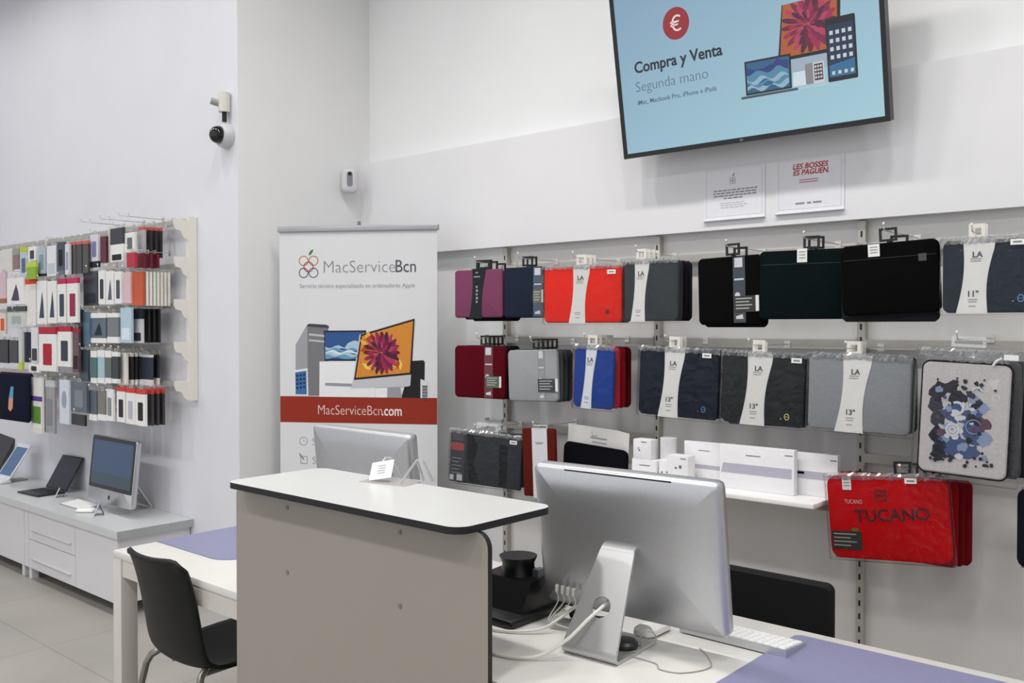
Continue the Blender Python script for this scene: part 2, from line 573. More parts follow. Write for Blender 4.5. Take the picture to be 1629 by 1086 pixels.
g.build('emblem', PAPER('9a9498'), n1)
n2 = notice(-1.462, 1.968, 0.276, 0.212, 'framed white notice with bold red heading under the television')
REDT = PAPER('b8303e')
text(n2, 'lettering', 'LES BOSSES', 0.029, -0.068, 0.170, -0.0006, REDT, bold=0.02, shear=0.2, sx=0.98)
text(n2, 'lettering', 'ES PAGUEN.', 0.029, -0.066, 0.146, -0.0006, REDT, bold=0.02, shear=0.2, sx=0.94)
g = MB()
for z, a, b in ((0.124, -0.04, 0.036), (0.115, -0.04, 0.036)):
    g.box(a, -0.0006, z, b, 0.0002, z + 0.004)
g.build('fine_print', PAPER('c07a90'), n2)
g = MB()
for x0, x1 in ((-0.055, -0.018), (-0.008, 0.008), (0.016, 0.05)):
    g.box(x0, -0.0006, 0.032, x1, 0.0002, 0.039)
g.build('fine_print', PAPER('8f8f96'), n2)

# ---------------------------------------------------------------- camera and motion sensor on the walls
t = thing('security_camera', 'white dome security camera with black glass on the wall near the corner', 'security camera', (-4.258, 2.63, 2.515), rot=(radians(90), 0, 0))
MB().lathe([(0.064, 0.0), (0.066, 0.010), (0.064, 0.026), (0.058, 0.042), (0.050, 0.052), (0.046, 0.052)], 36).build('base', M('c9c9cc', 0.4), t)
g = MB(); g.lathe([(0.043, 0.0), (0.045, 0.012)] + [(0.045 * cos(a), 0.012 + 0.042 * sin(a)) for a in [radians(k * 11) for k in range(1, 8)]] + [(0.004, 0.0545)], 32)
g.xf(Matrix.Translation((0, 0, 0.049)))
g.build('dome', M('050506', 0.08, 0, 0, 30, 0, 0.6), t)
t = thing('cable_junction', 'cream plastic cable junction with rod above the dome security camera', 'cable junction', (-4.248, 2.63, 2.605))
MB().tube([(0, -0.028, 0.03), (0, -0.028, 0.13)], 0.03, 16).build('sleeve', M('d9d7ce', 0.5), t)
MB().tube([(-0.01, -0.02, 0.07), (-0.035, -0.085, 0.085)], 0.018, 14).build('elbow', M('a8a6a2', 0.5), t)
MB().tube([(0, -0.028, 0.032), (0, -0.028, -0.02)], 0.012, 12).build('plug', BLACK, t)
t = thing('motion_sensor', 'small white motion sensor on the corner wall above the banner', 'sensor', (-4.132, 3.33, 2.28), rz=52)
g = MB(); g.loft(0.095, 0.145, 0.035, [(0.0, 0.0), (0.0, -0.03), (0.006, -0.045), (0.018, -0.052)], 6)
g.xf(Matrix.Translation((0, 0, 0.072))); g.build('housing', M('d3d3d8', 0.35), t)
g = MB(); g.poly(rrect(-0.016, 0.035, 0.016, 0.12, 0.014), -0.0535, -0.05); g.build('lens', M('85868c', 0.3), t)
MB().disc(0, 0.107, 0.011, 0.011, -0.055, -0.05).build('eye', BLACK, t)

# ---------------------------------------------------------------- roll-up banner in the corner
BW = 0.8517
t = thing('rollup_banner', 'tall white roll-up banner with red band and pictures of computers, standing in the corner', 'banner', (-4.043, 2.789, 0), rz=32.28)
def bu(px): return (px - 443.0) / 254.0 * BW
def bz(py): return 1.52 - (py - 521.0) / 306.5
BCL = M('dcdcde', 0.6, 0, 0.015, 4.0, 0, 0.3)
MB().box(0.005, 0, 0.06, BW - 0.005, 0.002, 2.02).build('printed_sheet', BCL, t)
MB().bbox(-0.004, -0.012, 2.012, BW + 0.004, 0.016, 2.042, 0.004).build('top_rail', M('a9a9ad', 0.35, 0.7, 0.02), t)
MB().tube([(BW / 2, 0.03, 0.05), (BW / 2, 0.03, 2.066)], 0.009, 10).build('support_pole', M('8d8d92', 0.35, 0.8, 0.02), t)
g = MB(); g.bbox(-0.01, -0.06, 0.012, BW + 0.01, 0.07, 0.085, 0.015); g.build('cassette', ALU, t)
for sx in (0.12, BW - 0.12):
    MB().bbox(sx - 0.03, -0.16, 0, sx + 0.03, 0.13, 0.012, 0.004).build('foot', ALU, t)
KB = [0]
def bp(name, pts, h, k=1, px=True):
    P = [(bu(a), bz(b)) for a, b in pts] if px else pts
    MB().poly(P, -0.0004 * k, -0.0004 * (k - 1) + 0.0002).build(name, PAPER(h), t, smooth=0)
def zp(a, b):   # detail coordinates of the printed picture
    return (420 + a / 3.393, 340 + b / 3.393)
MB().box(0.006, -0.0008, bz(673), BW - 0.006, 0, bz(631.5)).build('red_band', PAPER('932a16'), t)
# ring emblem
cols = ('7d8a4a', '9a8a3c', 'b8572a', '35304e', '2e3358')
def ringpx(a, b, r, c, w=4.5):
    x, y = zp(a, b)
    g = MB(); g.ring(bu(x), bz(y), r / 3.393 / 306.5, w / 3.393 / 306.5, -0.0006, 0.0001, 32)
    g.build('emblem_ring', PAPER(c), t, smooth=0)
ringpx(216, 257, 25, 'b5703a'); ringpx(270, 257, 25, 'a8703c'); ringpx(216, 322, 25, '3a3256'); ringpx(270, 322, 25, '33345c')
ringpx(243, 290, 26, 'b04428', 5)
bp('emblem_leaf', [zp(a, b) for a, b in ((244, 230), (258, 222), (268, 205), (270, 195), (256, 201), (246, 214))], '4c7a4c', 2)
x0, zb = bu(514), bz(435)
text(t, 'lettering', 'MacService', 0.0905, x0, zb, -0.0006, PAPER('8a8c92'), bold=-0.014, sx=0.955)
text(t, 'lettering', 'Bcn', 0.0905, bu(629), zb, -0.0006, PAPER('54565c'), bold=0.003, sx=0.86)
text(t, 'lettering', 'Servicio t\u00e9cnico especializado en ordenadores Apple', 0.0325, bu(477), bz(459), -0.0006, PAPER('94959c'), bold=-0.006, sx=0.89)
text(t, 'lettering', 'MacServiceBcn', 0.073, bu(505), bz(660), -0.0012, PAPER('dcc8c2'), bold=-0.010, sx=0.80)
text(t, 'lettering', '.com', 0.073, bu(608), bz(660), -0.0012, PAPER('efe6e2'), bold=0.012, sx=0.76)
text(t, 'lettering', 'Servicio', 0.056, bu(496), bz(709), -0.0006, PAPER('9a9aa4'), bold=-0.01)
text(t, 'lettering', 'Servicio', 0.056, bu(496), bz(739), -0.0006, PAPER('9a9aa4'), bold=-0.01)
g = MB(); g.ring(bu(482.5), bz(703), 0.021, 0.0035, -0.0006, 0.0001); g.box(bu(482.5) - 0.001, -0.0006, bz(703), bu(482.5) + 0.001, 0.0001, bz(703) + 0.011)
g.box(bu(482.5), -0.0006, bz(703) - 0.001, bu(482.5) + 0.01, 0.0001, bz(703) + 0.001); g.build('clock_icon', PAPER('9a9aa4'), t, smooth=0)
g = MB(); g.frame(bu(477.5), bz(739), bu(489), bz(727), 0.003, -0.0006, 0.0001); g.poly([(bu(475), bz(724)), (bu(477), bz(722.5)), (bu(483.5), bz(731)), (bu(482), bz(733))], -0.001, -0.0006)
g.build('arrow_icon', PAPER('8e8e98'), t, smooth=0)
# printed computers
Z = lambda *ps: [zp(a, b) for a, b in ps]
bp('tower_picture', Z((170, 850), (170, 710), (232, 605), (240, 600), (246, 985), (170, 985)), '9d9ea2', 1)
bp('tower_picture', Z((236, 985), (236, 612), (250, 606), (350, 614), (352, 985)), '77787c', 2)
bp('tower_picture', Z((232, 605), (245, 596), (340, 602), (354, 610), (354, 620), (238, 612)), '404248', 3)
bp('tower_picture', Z((244, 660), (244, 648), (330, 656), (330, 668)), 'b9babd', 3)
bp('tower_picture', Z((244, 690), (244, 680), (330, 688), (330, 698)), 'b9babd', 3)
bp('laptop_picture', Z((330, 796), (326, 634), (556, 632), (562, 796)), '1b1d24', 3)
bp('laptop_picture', Z((334, 788), (332, 642), (545, 640), (548, 788)), '31558e', 4)
g = MB()
for k in range(5):
    g.mat(k % 3)
    a0, b0 = 720 + 12 * k, 0
    pts = [(334 + i * 17.5, a0 + 8 * sin(i * 1.2 + k) - (26 if i > 6 and k == 0 else 0)) for i in range(13)]
    pt2 = [(334 + i * 17.5, a0 + 15 + 7 * sin(i * 0.9 + 2 * k)) for i in reversed(range(13))]
    g.poly([(bu(x), bz(y)) for x, y in (zp(a, min(b, 786)) for a, b in pts + pt2)][::-1], -0.0017 - 0.0001 * k, -0.0016 - 0.0001 * k)
g.build('wave_picture', [PAPER('a9c6d8'), PAPER('6b9ab8'), PAPER('d5e0e6')], t, smooth=0)
bp('box_picture', Z((300, 990), (302, 800), (510, 796), (604, 940), (604, 990)), 'e9e9ea', 3)
bp('box_picture', Z((332, 930), (332, 914), (480, 918), (480, 934)), '94979c', 4)
bp('speaker_picture', Z((744, 990), (800, 794), (862, 790), (869, 800), (866, 990)), '1a1a1e', 3)
bp('phone_picture', Z((846, 890), (886, 902), (886, 990), (846, 990)), 'd7d7da', 4)
g = MB()
for r_ in range(5):
    for c in range(3):
        x, y = zp(857 + c * 9, 906 + r_ * 16)
        g.box(bu(x), -0.0024, bz(y + 9), bu(x + 2), -0.0018, bz(y + 5))
g.build('phone_icons', PAPER('4a464c'), t, smooth=0)
bp('tablet_picture', Z((164, 985), (162, 848), (236, 836), (240, 985)), 'dfe1e6', 3)
bp('tablet_picture', Z((170, 978), (168, 860), (229, 850), (231, 978)), '3d6ca2', 4)
g = MB()
for r_ in range(4):
    for c in range(3):
        x, y = zp(174 + c * 19, 872 - c * 3 + r_ * 22)
        g.box(bu(x), -0.0022, bz(y + 3.4), bu(x + 3.2), -0.0016, bz(y))
g.build('tablet_icons', PAPER('1d2c50'), t, smooth=0)
bp('computer_picture', Z((474, 942), (486, 890), (520, 655), (812, 566), (818, 576), (792, 925), (780, 930)), 'c4c5c9', 5)
bp('computer_picture', Z((490, 898), (528, 654), (816, 570), (798, 866)), '18161a', 6)
bp('computer_picture', Z((500, 886), (535, 662), (808, 582), (790, 856)), 'd58a34', 7)
g = MB()
rr_ = random.Random(4)
for k in range(22):
    a = 505 + rr_.random() * 250; b = 640 + rr_.random() * 200
    if 530 + (886 - b) * 0 < a < 790 and a - 500 > (886 - b) * 0.16 and b > 582 + (808 - a) * 0.32 and b < 856 + (790 - a) * 0.1:
        x, y = zp(a, b); u_, z_ = bu(x), bz(y); L = 0.03
        g.mat(k % 3); an = rr_.random() * 3
        g.poly([(u_ - L * cos(an), z_ - L * sin(an)), (u_ + 0.4 * L * sin(an), z_ - 0.4 * L * cos(an)), (u_ + L * cos(an), z_ + L * sin(an)), (u_ - 0.4 * L * sin(an), z_ + 0.4 * L * cos(an))], -0.0030 - 0.00002 * k, -0.00295 - 0.00002 * k)
g.build('petal_picture', [PAPER('e9b23c'), PAPER('b5471e'), PAPER('efd056')], t, smooth=0)
fx, fy = zp(640, 750)
flower(t, bu(fx), bz(fy), 0.118, -0.0040, 0.84, (bu(zp(530, 0)[0]), bz(zp(0, 868)[1]), bu(zp(785, 0)[0]), bz(zp(0, 640)[1])), False)
bp('stand_picture', Z((606, 990), (606, 942), (668, 938), (668, 990)), 'ececee', 4)
bp('stand_picture', Z((668, 990), (672, 938), (738, 934), (748, 990)), '9a9ba0', 5)

# ---------------------------------------------------------------- long desk (two tables end to end) and pads
DW = M('dad8d3', 0.38, 0, 0.012, 8)
DG = M('cfcac2', 0.45, 0, 0.012, 8)
def desk(x0, x1, label):
    t = thing('service_desk', label, 'desk', ((x0 + x1) / 2, 1.865, 0), group='service desks')
    w = (x1 - x0) / 2; d = 0.385
    MB().bbox(-w, -d, 0.715, w, d, 0.74, 0.003).build('desktop', DW, t)
    for y in (-d + 0.005, d - 0.035):
        MB().box(-w + 0.062, y, 0.655, w - 0.062, y + 0.03, 0.715).build('apron', DG, t)
    for s in (-1, 1):
        a, b = sorted((s * w, s * (w - 0.03)))
        MB().box(a, -d + 0.06, 0.655, b, d - 0.06, 0.715).build('apron', DG, t)
    MB().box(-w + 0.06, 0.0, 0.60, w - 0.06, 0.02, 0.70).build('cable_tray', DW, t)
    for s in (-1, 1):
        for q in (-1, 1):
            a, b = sorted((s * w, s * (w - 0.06))); e, f = sorted((q * d, q * (d - 0.06)))
            MB().bbox(a, e, 0, b, f, 0.715, 0.003).build('leg', DG, t)
    return t
desk(-3.145, -1.805, 'white service desk at left, behind the black chair, with a lilac pad')
desk(-1.80, 0.0, 'white service desk at right, carrying the large silver computer and keyboard')
PAD = M('8484a4', 0.42, 0, 0.02, 60, 0, 0.5)
def pad(x0, y0, x1, y1, r, label, left_sharp=False):
    m = MB()
    pts = rrect(x0, y0, x1, y1, r, 8)
    if left_sharp:
        pts = [q for q in pts if q[0] > x0 + r + 0.001] + [(x0, y1), (x0, y0)]
        pts = sorted(pts, key=lambda q: math.atan2(q[1] - (y0 + y1) / 2, q[0] - (x0 + x1) / 2))
    n = len(pts)
    m.add([(p[0], p[1], 0) for p in pts] + [(p[0], p[1], 0.003) for p in pts],
          [tuple(reversed(range(n))), tuple(range(n, 2 * n))] + [(k, (k + 1) % n, (k + 1) % n + n, k + n) for k in range(n)])
    o = m.build('desk_pad', PAD, loc=(0, 0, 0.7402))
    tag(o, label, 'desk pad', 'lilac desk pads')
pad(-3.143, 1.64, -2.69, 2.235, 0.09, 'lilac desk pad on the left desk beside the tall counter', True)
pad(-0.965, 1.52, -0.02, 2.205, 0.02, 'lilac desk pad on the right desk in front of the keyboard')

# ---------------------------------------------------------------- tall counter
t = thing('reception_counter', 'tall white reception counter with thin black-edged top and broad front panel', 'counter', (-1.81, 1.55, 0))
TOPW = M('cbccca', 0.3, 0, 0.01, 10)
EDGE = M('0d0c0c', 0.5, 0, 0.1)
g = MB()
pts = rrect(-0.462, -0.165, 0.452, 0.168, 0.042, 8); n = len(pts)
g.mat(0); g.add([(p[0], p[1], 1.09) for p in pts], [tuple(range(n))])
g.mat(1); g.add([(p[0], p[1], 1.09) for p in pts] + [(p[0], p[1], 1.0735) for p in pts], [(k, k + n, (k + 1) % n + n, (k + 1) % n) for k in range(n)] + [tuple(reversed(range(n, 2 * n)))])
g.build('countertop', [TOPW, EDGE], t)
# front panel: white faces, black core edge, rounded upper corners
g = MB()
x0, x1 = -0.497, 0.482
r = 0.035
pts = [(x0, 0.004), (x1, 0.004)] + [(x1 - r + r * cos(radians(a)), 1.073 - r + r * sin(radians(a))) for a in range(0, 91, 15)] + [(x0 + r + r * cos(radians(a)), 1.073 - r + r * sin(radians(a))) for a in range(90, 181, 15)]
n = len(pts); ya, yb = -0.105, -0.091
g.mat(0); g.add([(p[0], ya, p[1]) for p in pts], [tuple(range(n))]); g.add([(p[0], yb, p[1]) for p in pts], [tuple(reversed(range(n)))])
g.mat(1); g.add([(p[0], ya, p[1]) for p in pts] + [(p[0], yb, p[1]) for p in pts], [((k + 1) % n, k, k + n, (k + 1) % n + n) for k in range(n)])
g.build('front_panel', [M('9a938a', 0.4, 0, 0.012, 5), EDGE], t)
for sx in (-0.25, 0.2):
    for z in (1.035, 0.86):
        MB().disc(sx, z, 0.006, 0.006, ya - 0.002, ya + 0.001, 16).build('screw_cap', M('7d766c', 0.4), t)
for sx in (-0.40, 0.10):
    MB().box(sx, yb, 0.745, sx + 0.014, 0.08, 1.073).build('support_bracket', M('d8d4cc', 0.4), t)

# price card in acrylic holder on the counter
t = thing('card_holder', 'clear acrylic stand with a small white card on the tall counter', 'card holder', (-1.905, 1.69, 1.09), rz=12)
ACR = CLEAR('acrylic', (0.98, 0.99, 0.99, 1), 0.03, 0.0, 0.25)
for sx in (-0.045, 0.06):
    g = MB(); g.tube([(sx, 0.055, 0.002), (sx + 0.002, 0.02, 0.062)], 0.0035, 6); g.tube([(sx + 0.002, 0.02, 0.062), (sx + 0.022, 0.02, 0.062)], 0.0035, 6)
    g.tube([(sx + 0.022, 0.02, 0.062), (sx + 0.03, 0.055, 0.002)], 0.0035, 6); g.tube([(sx + 0.002, 0.02, 0.062), (sx - 0.018, -0.03, 0.004)], 0.0035, 6)
    g.build('easel_leg', CLEAR('acrylic_rod', (0.98, 0.98, 0.98, 1), 0.3, 0, 0.35), t)
MB().box(-0.085, -0.05, 0.0005, 0.07, 0.05, 0.0025).build('base_plate', ACR, t)
g = MB(); g.poly(rrect(-0.035, -0.0285, 0.035, 0.0285, 0.003), -0.0008, 0.0008)
MX = Matrix.Translation((-0.035, -0.012, 0.032)) @ Matrix.Rotation(radians(-38), 4, 'X') @ Matrix.Rotation(radians(-14), 4, 'Y')
g.xf(MX); g.build('card', PAPER('f4f4f4'), t)
g = MB()
for k in range(4):
    g.box(-0.014 + 0.003 * (k % 2), -0.0016, 0.012 - k * 0.008, 0.012, -0.0008, 0.016 - k * 0.008)
g.xf(MX); g.build('fine_print', PAPER('b4b4b8'), t)

# ---------------------------------------------------------------- all-in-one computers
def all_in_one(label, loc, rz, screen=None, tilt=7.0, group='silver all-in-one computers', stand=True, w=0.528, thin=False):
    t = thing('desktop_computer', label, 'computer', loc, rz=rz, group=group)
    zb, H_ = 0.052, 0.377
    T = Matrix.Translation((0, 0, zb)) @ Matrix.Rotation(radians(-tilt), 4, 'X') @ Matrix.Translation((0, 0, H_ / 2))
    g = MB()
    g.loft(w, H_, 0.018, [(0.002, -0.012), (0.0, -0.010), (0.0, 0.014), (0.003, 0.020), (0.012, 0.0245), (0.06, 0.031), (0.12, 0.034)], 6)
    g.xf(T); g.build('housing', ALU, t, smooth=50)
    g = MB(); g.box(-w * 0.27, 0.016, H_ / 2 - 0.0108, w * 0.31, 0.0238, H_ / 2 - 0.0072)
    g.xf(Matrix.Translation((0, 0, 0))); g.xf(T)
    if not thin:
        g.build('vent_slot', BLACK, t)
    g = MB(); g.poly(rrect(-w / 2 + 0.003, -H_ / 2 + 0.078, w / 2 - 0.003, H_ / 2 - 0.003, 0.010), -0.0136, -0.0118)
    g.xf(T); g.build('screen_glass', M('07080b', 0.08, 0, 0, 30, 0, 0.6), t)
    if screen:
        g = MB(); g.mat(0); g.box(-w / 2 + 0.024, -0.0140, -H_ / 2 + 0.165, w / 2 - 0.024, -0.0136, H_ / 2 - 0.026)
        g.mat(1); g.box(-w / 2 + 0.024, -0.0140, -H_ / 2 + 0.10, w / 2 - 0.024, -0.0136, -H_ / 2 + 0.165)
        g.xf(T); g.build('display', [EMIT(screen[0], 1.7), EMIT(screen[1], 1.7)], t)  # blue and green-grey reflection tones, put in as flat emission
    # fruit mark on the chin
    g = MB()
    A = [(0, 0.0105), (0.004, 0.0122), (0.008, 0.0110), (0.0102, 0.0082), (0.0085, 0.0045), (0.0082, 0.001), (0.0105, -0.003), (0.008, -0.0085), (0.0045, -0.0105), (0, -0.0092), (-0.0045, -0.0105), (-0.0085, -0.0075), (-0.0105, 0.0), (-0.0095, 0.007), (-0.006, 0.0115), (-0.003, 0.0118)]
    zc = -H_ / 2 + 0.036
    g.poly([(a * 1.1, zc + b * 1.1) for a, b in A][::-1], -0.0126, -0.0119)
    g.poly([(0.0005, zc + 0.0145), (0.0035, zc + 0.0155), (0.0055, zc + 0.0195), (0.0015, zc + 0.018)], -0.0126, -0.0119)
    g.xf(T); g.build('fruit_mark', BLACK, t)
    # bent sheet stand with a cable hole
    th = 0.0075
    g = MB()
    def ribbon(path):
        # path: (y, z, half-width)
        n_ = len(path); vs = []
        for i, (y, z, hw) in enumerate(path):
            a = path[max(i - 1, 0)]; b = path[min(i + 1, n_ - 1)]
            ty, tz = b[0] - a[0], b[1] - a[1]; L = math.hypot(ty, tz); ny, nz = tz / L, -ty / L
            for s, o in ((-1, 1), (1, 1), (1, -1), (-1, -1)):
                vs.append((s * hw, y + ny * th / 2 * o, z + nz * th / 2 * o))
        fs = []
        for i in range(n_ - 1):
            for k in range(4):
                a_, b_ = i * 4 + k, i * 4 + (k + 1) % 4
                fs.append((a_, b_, b_ + 4, a_ + 4))
        fs.append((3, 2, 1, 0)); e = (n_ - 1) * 4; fs.append((e, e + 1, e + 2, e + 3))
        g.add(vs, fs)
    y1, z1, y2, z2 = 0.080, 0.228, 0.202, 0.028
    L = math.hypot(y2 - y1, z2 - z1); dy, dz = (y2 - y1) / L, (z2 - z1) / L; ny, nz = -dz, dy  # outward normal (+y side)
    hw1, hw2 = 0.048, 0.074
    top = [(0.028, 0.2405, hw1 - 0.004), (0.055, 0.2405, hw1 - 0.002)] + [(0.062 + 0.020 * sin(radians(a)), 0.2205 + 0.020 * cos(radians(a)), hw1 - 0.002) for a in (8, 22, 36, 50)] + [(y1, z1, hw1)]
    ribbon(top)
    bot = [(y2, z2, hw2)] + [(0.1965 + 0.0125 * cos(radians(a)), 0.0165 + 0.0125 * sin(radians(a)), hw2 + 0.001) for a in (10, -20, -50, -80)] + [(0.17, 0.004, hw2 + 0.001), (0.02, 0.004, hw2)]
    ribbon(bot)
    # middle plate with hole
    sc, rad = 0.140, 0.026
    N = 48
    inner = []; outer = []
    for k in range(N):
        a = 2 * pi * k / N
        cx_, cs_ = cos(a), sin(a)
        inner.append((rad * cx_, sc + rad * cs_))
        best = 1e9
        if cs_ > 1e-9: best = min(best, (L - sc) / cs_)
        if cs_ < -1e-9: best = min(best, -sc / cs_)
        slope = (hw2 - hw1) / L
        den = abs(cx_) - slope * cs_
        if den > 1e-9: best = min(best, (hw1 + slope * sc) / den)
        outer.append((best * cx_, sc + best * cs_))
    for cx_, s_ in ((hw1, 0.0), (-hw1, 0.0), (hw2, L), (-hw2, L)):   # snap nearest sample to the true corner
        k = min(range(N), key=lambda q: (outer[q][0] - cx_) ** 2 + (outer[q][1] - s_) ** 2)
        outer[k] = (cx_, s_)
    def P3(p, o): return (p[0], y1 + dy * p[1] + ny * o, z1 + dz * p[1] + nz * o)
    vs = [P3(p, th / 2) for p in outer] + [P3(p, th / 2) for p in inner] + [P3(p, -th / 2) for p in outer] + [P3(p, -th / 2) for p in inner]
    fs = []
    for k in range(N):
        j = (k + 1) % N
        fs += [(k, j, j + N, k + N), (k + 2 * N, k + 3 * N, j + 3 * N, j + 2 * N), (k + N, j + N, j + 3 * N, k + 3 * N), (k, k + 2 * N, j + 2 * N, j)]
    g.add(vs, fs)
    g.build('stand', M('c6c6c6', 0.42, 0.75, 0.02), t, smooth=40)
    return t, P3, sc
imac, P3, sc = all_in_one('large silver all-in-one computer seen from behind on the right desk', (-1.272, 1.93, 0.7405), 183, None, 8.0)
all_in_one('silver all-in-one computer seen from behind, half hidden by the tall counter', (-2.47, 2.085, 0.7405), 180, None, 6.0, w=0.52, thin=True)
all_in_one('silver all-in-one computer with reflection-toned blue screen on the low cabinet', (-5.125, 2.40, 0.4605), 0, ('2f4560', '2c3f4a'), 6.0)

def cable(label, pts, r, mat=CABLE, cat='cable', group='white cables on the desk', name='cable'):
    o = MB().tube(curve(pts, 8), r, 8).build(name, mat)
    tag(o, label, cat, group)
    return o
cable('white power cable running from the hole in the silver computer stand', [(-1.275, 1.835, 0.858), (-1.264, 1.777, 0.849), (-1.274, 1.735, 0.828), (-1.30, 1.685, 0.786), (-1.345, 1.635, 0.752), (-1.41, 1.60, 0.7455), (-1.48, 1.60, 0.7455), (-1.56, 1.63, 0.7455), (-1.66, 1.66, 0.7455)], 0.0042)
cable('white cable looping behind the silver computer toward the black printer', [(-1.42, 1.90, 0.80), (-1.435, 1.84, 0.775), (-1.46, 1.79, 0.752), (-1.51, 1.745, 0.746), (-1.57, 1.72, 0.746), (-1.64, 1.72, 0.746)], 0.0036)
cable('thin pale wire curling in front of the small black puck', [(-1.29, 1.90, 0.745), (-1.21, 1.86, 0.748), (-1.185, 1.83, 0.79), (-1.165, 1.845, 0.795), (-1.165, 1.86, 0.77), (-1.19, 1.825, 0.75), (-1.19, 1.80, 0.755)], 0.0014, M('9b958c', 0.5))
cable('thin pale wire winding across the desk to the right of the stand', [(-1.215, 1.80, 0.7425), (-1.13, 1.80, 0.742), (-1.10, 1.775, 0.742), (-1.05, 1.79, 0.742), (-1.02, 1.86, 0.742), (-1.06, 1.92, 0.742), (-1.10, 1.955, 0.742)], 0.0014, M('a49d92', 0.5))
for k in range(4):
    x = -1.475 + k * 0.018
    t = thing('cable_plug', ('leftmost', 'second', 'third', 'rightmost')[k] + ' of four white cable plugs bundled beside the computer stand', 'plug', (x, 1.872, 0.742), group='white plugs beside the stand')
    MB().tube(curve([(0.01, -0.02, 0.004), (0.0 - 0.012 * k, -0.035, 0.02), (0.004, 0.0, 0.06), (0.0, 0.0, 0.086)], 6), 0.0017, 6).build('wire', CABLE, t)
    MB().tube([(0.0, 0.0, 0.084), (0.006, -0.006, 0.104)], 0.0042, 8, 0.005).build('plug_head', M('efede6', 0.35), t)
o = MB().lathe([(0.030, 0), (0.034, 0.003), (0.034, 0.010), (0.028, 0.016), (0.004, 0.018)], 32).build('wireless_puck', M('17181a', 0.35), loc=(-1.235, 1.83, 0.7490))
tag(o, 'small dark puck lying beside the silver computer stand', 'puck')
g = MB(); g.loft(0.062, 0.115, 0.025, [(0.008, 0), (0, 0.006), (0.002, 0.018), (0.014, 0.028), (0.024, 0.031)], 6)
g.xf(Matrix.Rotation(radians(90), 4, 'X') @ Matrix.Scale(1, 4)); 
g.xf(Matrix.Diagonal((1, 1, -1, 1)) if min(v[2] for v in g.v) < -0.001 else Matrix.Identity(4))
o = g.build('computer_mouse', M('e9e8e4', 0.25), loc=(-1.25, 1.98, 0.7408))
tag(o, 'white mouse half hidden behind the silver computer stand', 'mouse')

# keyboards
def keyboard(label, loc, rz, w=0.285, d=0.118):
    t = thing('keyboard', label, 'keyboard', loc, rz=rz, group='white keyboards')
    def ztop(y): return 0.006 + (y + d / 2) / d * 0.012
    g = MB(); g.add([(-w / 2, -d / 2, 0), (w / 2, -d / 2, 0), (w / 2, d / 2, 0), (-w / 2, d / 2, 0), (-w / 2, -d / 2, ztop(-d / 2)), (w / 2, -d / 2, ztop(-d / 2)), (w / 2, d / 2, ztop(d / 2)), (-w / 2, d / 2, ztop(d / 2))],
                    [(3, 2, 1, 0), (4, 5, 6, 7), (0, 1, 5, 4), (1, 2, 6, 5), (2, 3, 7, 6), (3, 0, 4, 7)])
    g.build('base', ALU, t)
    nk = 14; pitch = (w - 0.012) / nk
    for r_ in range(5):
        y0 = -d / 2 + 0.008 + r_ * 0.0208; y1 = y0 + 0.0175
        c = 0
        while c < nk:
            span = 5 if (r_ == 0 and c == 4) else 1
            xa = -w / 2 + 0.006 + c * pitch + 0.001; xb = xa + span * pitch - 0.002
            k = MB(); za, zb = ztop(y0), ztop(y1)
            k.add([(xa, y0, za), (xb, y0, za), (xb, y1, zb), (xa, y1, zb), (xa + 0.0008, y0 + 0.0008, za + 0.0028), (xb - 0.0008, y0 + 0.0008, za + 0.0028), (xb - 0.0008, y1 - 0.0008, zb + 0.0028), (xa + 0.0008, y1 - 0.0008, zb + 0.0028)],
                  [(4, 5, 6, 7), (0, 1, 5, 4), (1, 2, 6, 5), (2, 3, 7, 6), (3, 0, 4, 7)])
            k.build('key', M('f3f3f2', 0.4, 0, 0.01), t, smooth=0)
            c += span
    return t
keyboard('white keyboard lying in front of the silver computer on the right desk', (-1.055, 2.085, 0.7432), 180)
keyboard('white keyboard on the low cabinet below the blue-toned computer screen', (-5.46, 2.375, 0.4605), 0)

# ---------------------------------------------------------------- black till equipment behind the counter panel
t = thing('receipt_printer', 'black receipt printer standing on the desk beside the tall counter', 'printer', (-1.635, 1.875, 0.7402))
BK = M('0a0a0c', 0.35, 0, 0.1, 40)
MB().bbox(-0.10, -0.12, 0.0, 0.105, 0.11, 0.022, 0.006).build('base', BK, t)
g = MB(); g.add([(-0.095, -0.06, 0.022), (0.085, -0.06, 0.022), (0.085, 0.10, 0.022), (-0.095, 0.10, 0.022), (-0.09, -0.01, 0.095), (0.078, -0.01, 0.095), (0.078, 0.10, 0.102), (-0.09, 0.10, 0.102)],
                [(3, 2, 1, 0), (4, 5, 6, 7), (0, 1, 5, 4), (1, 2, 6, 5), (2, 3, 7, 6), (3, 0, 4, 7)]); g.build('body', BK, t)
g = MB(); g.lathe([(0.052, 0.0), (0.046, 0.02), (0.045, 0.04), (0.052, 0.054), (0.053, 0.058)], 32); g.xf(Matrix.Translation((-0.01, 0.04, 0.088))); g.build('cradle', BK, t)
MB().box(0.05, 0.03, 0.092, 0.07, 0.06, 0.12).build('button_block', M('55595d', 0.3), t)
t = thing('card_terminal', 'black card terminal with a silver cap partly behind the large silver computer', 'card terminal', (-1.585, 2.06, 0.7402))
g = MB(); g.add([(-0.05, -0.04, 0), (0.07, -0.04, 0), (0.07, 0.05, 0), (-0.05, 0.05, 0), (-0.045, -0.03, 0.165), (0.06, -0.03, 0.165), (0.06, 0.04, 0.165), (-0.045, 0.04, 0.165)],
                [(3, 2, 1, 0), (4, 5, 6, 7), (0, 1, 5, 4), (1, 2, 6, 5), (2, 3, 7, 6), (3, 0, 4, 7)]); g.build('body', BK, t)
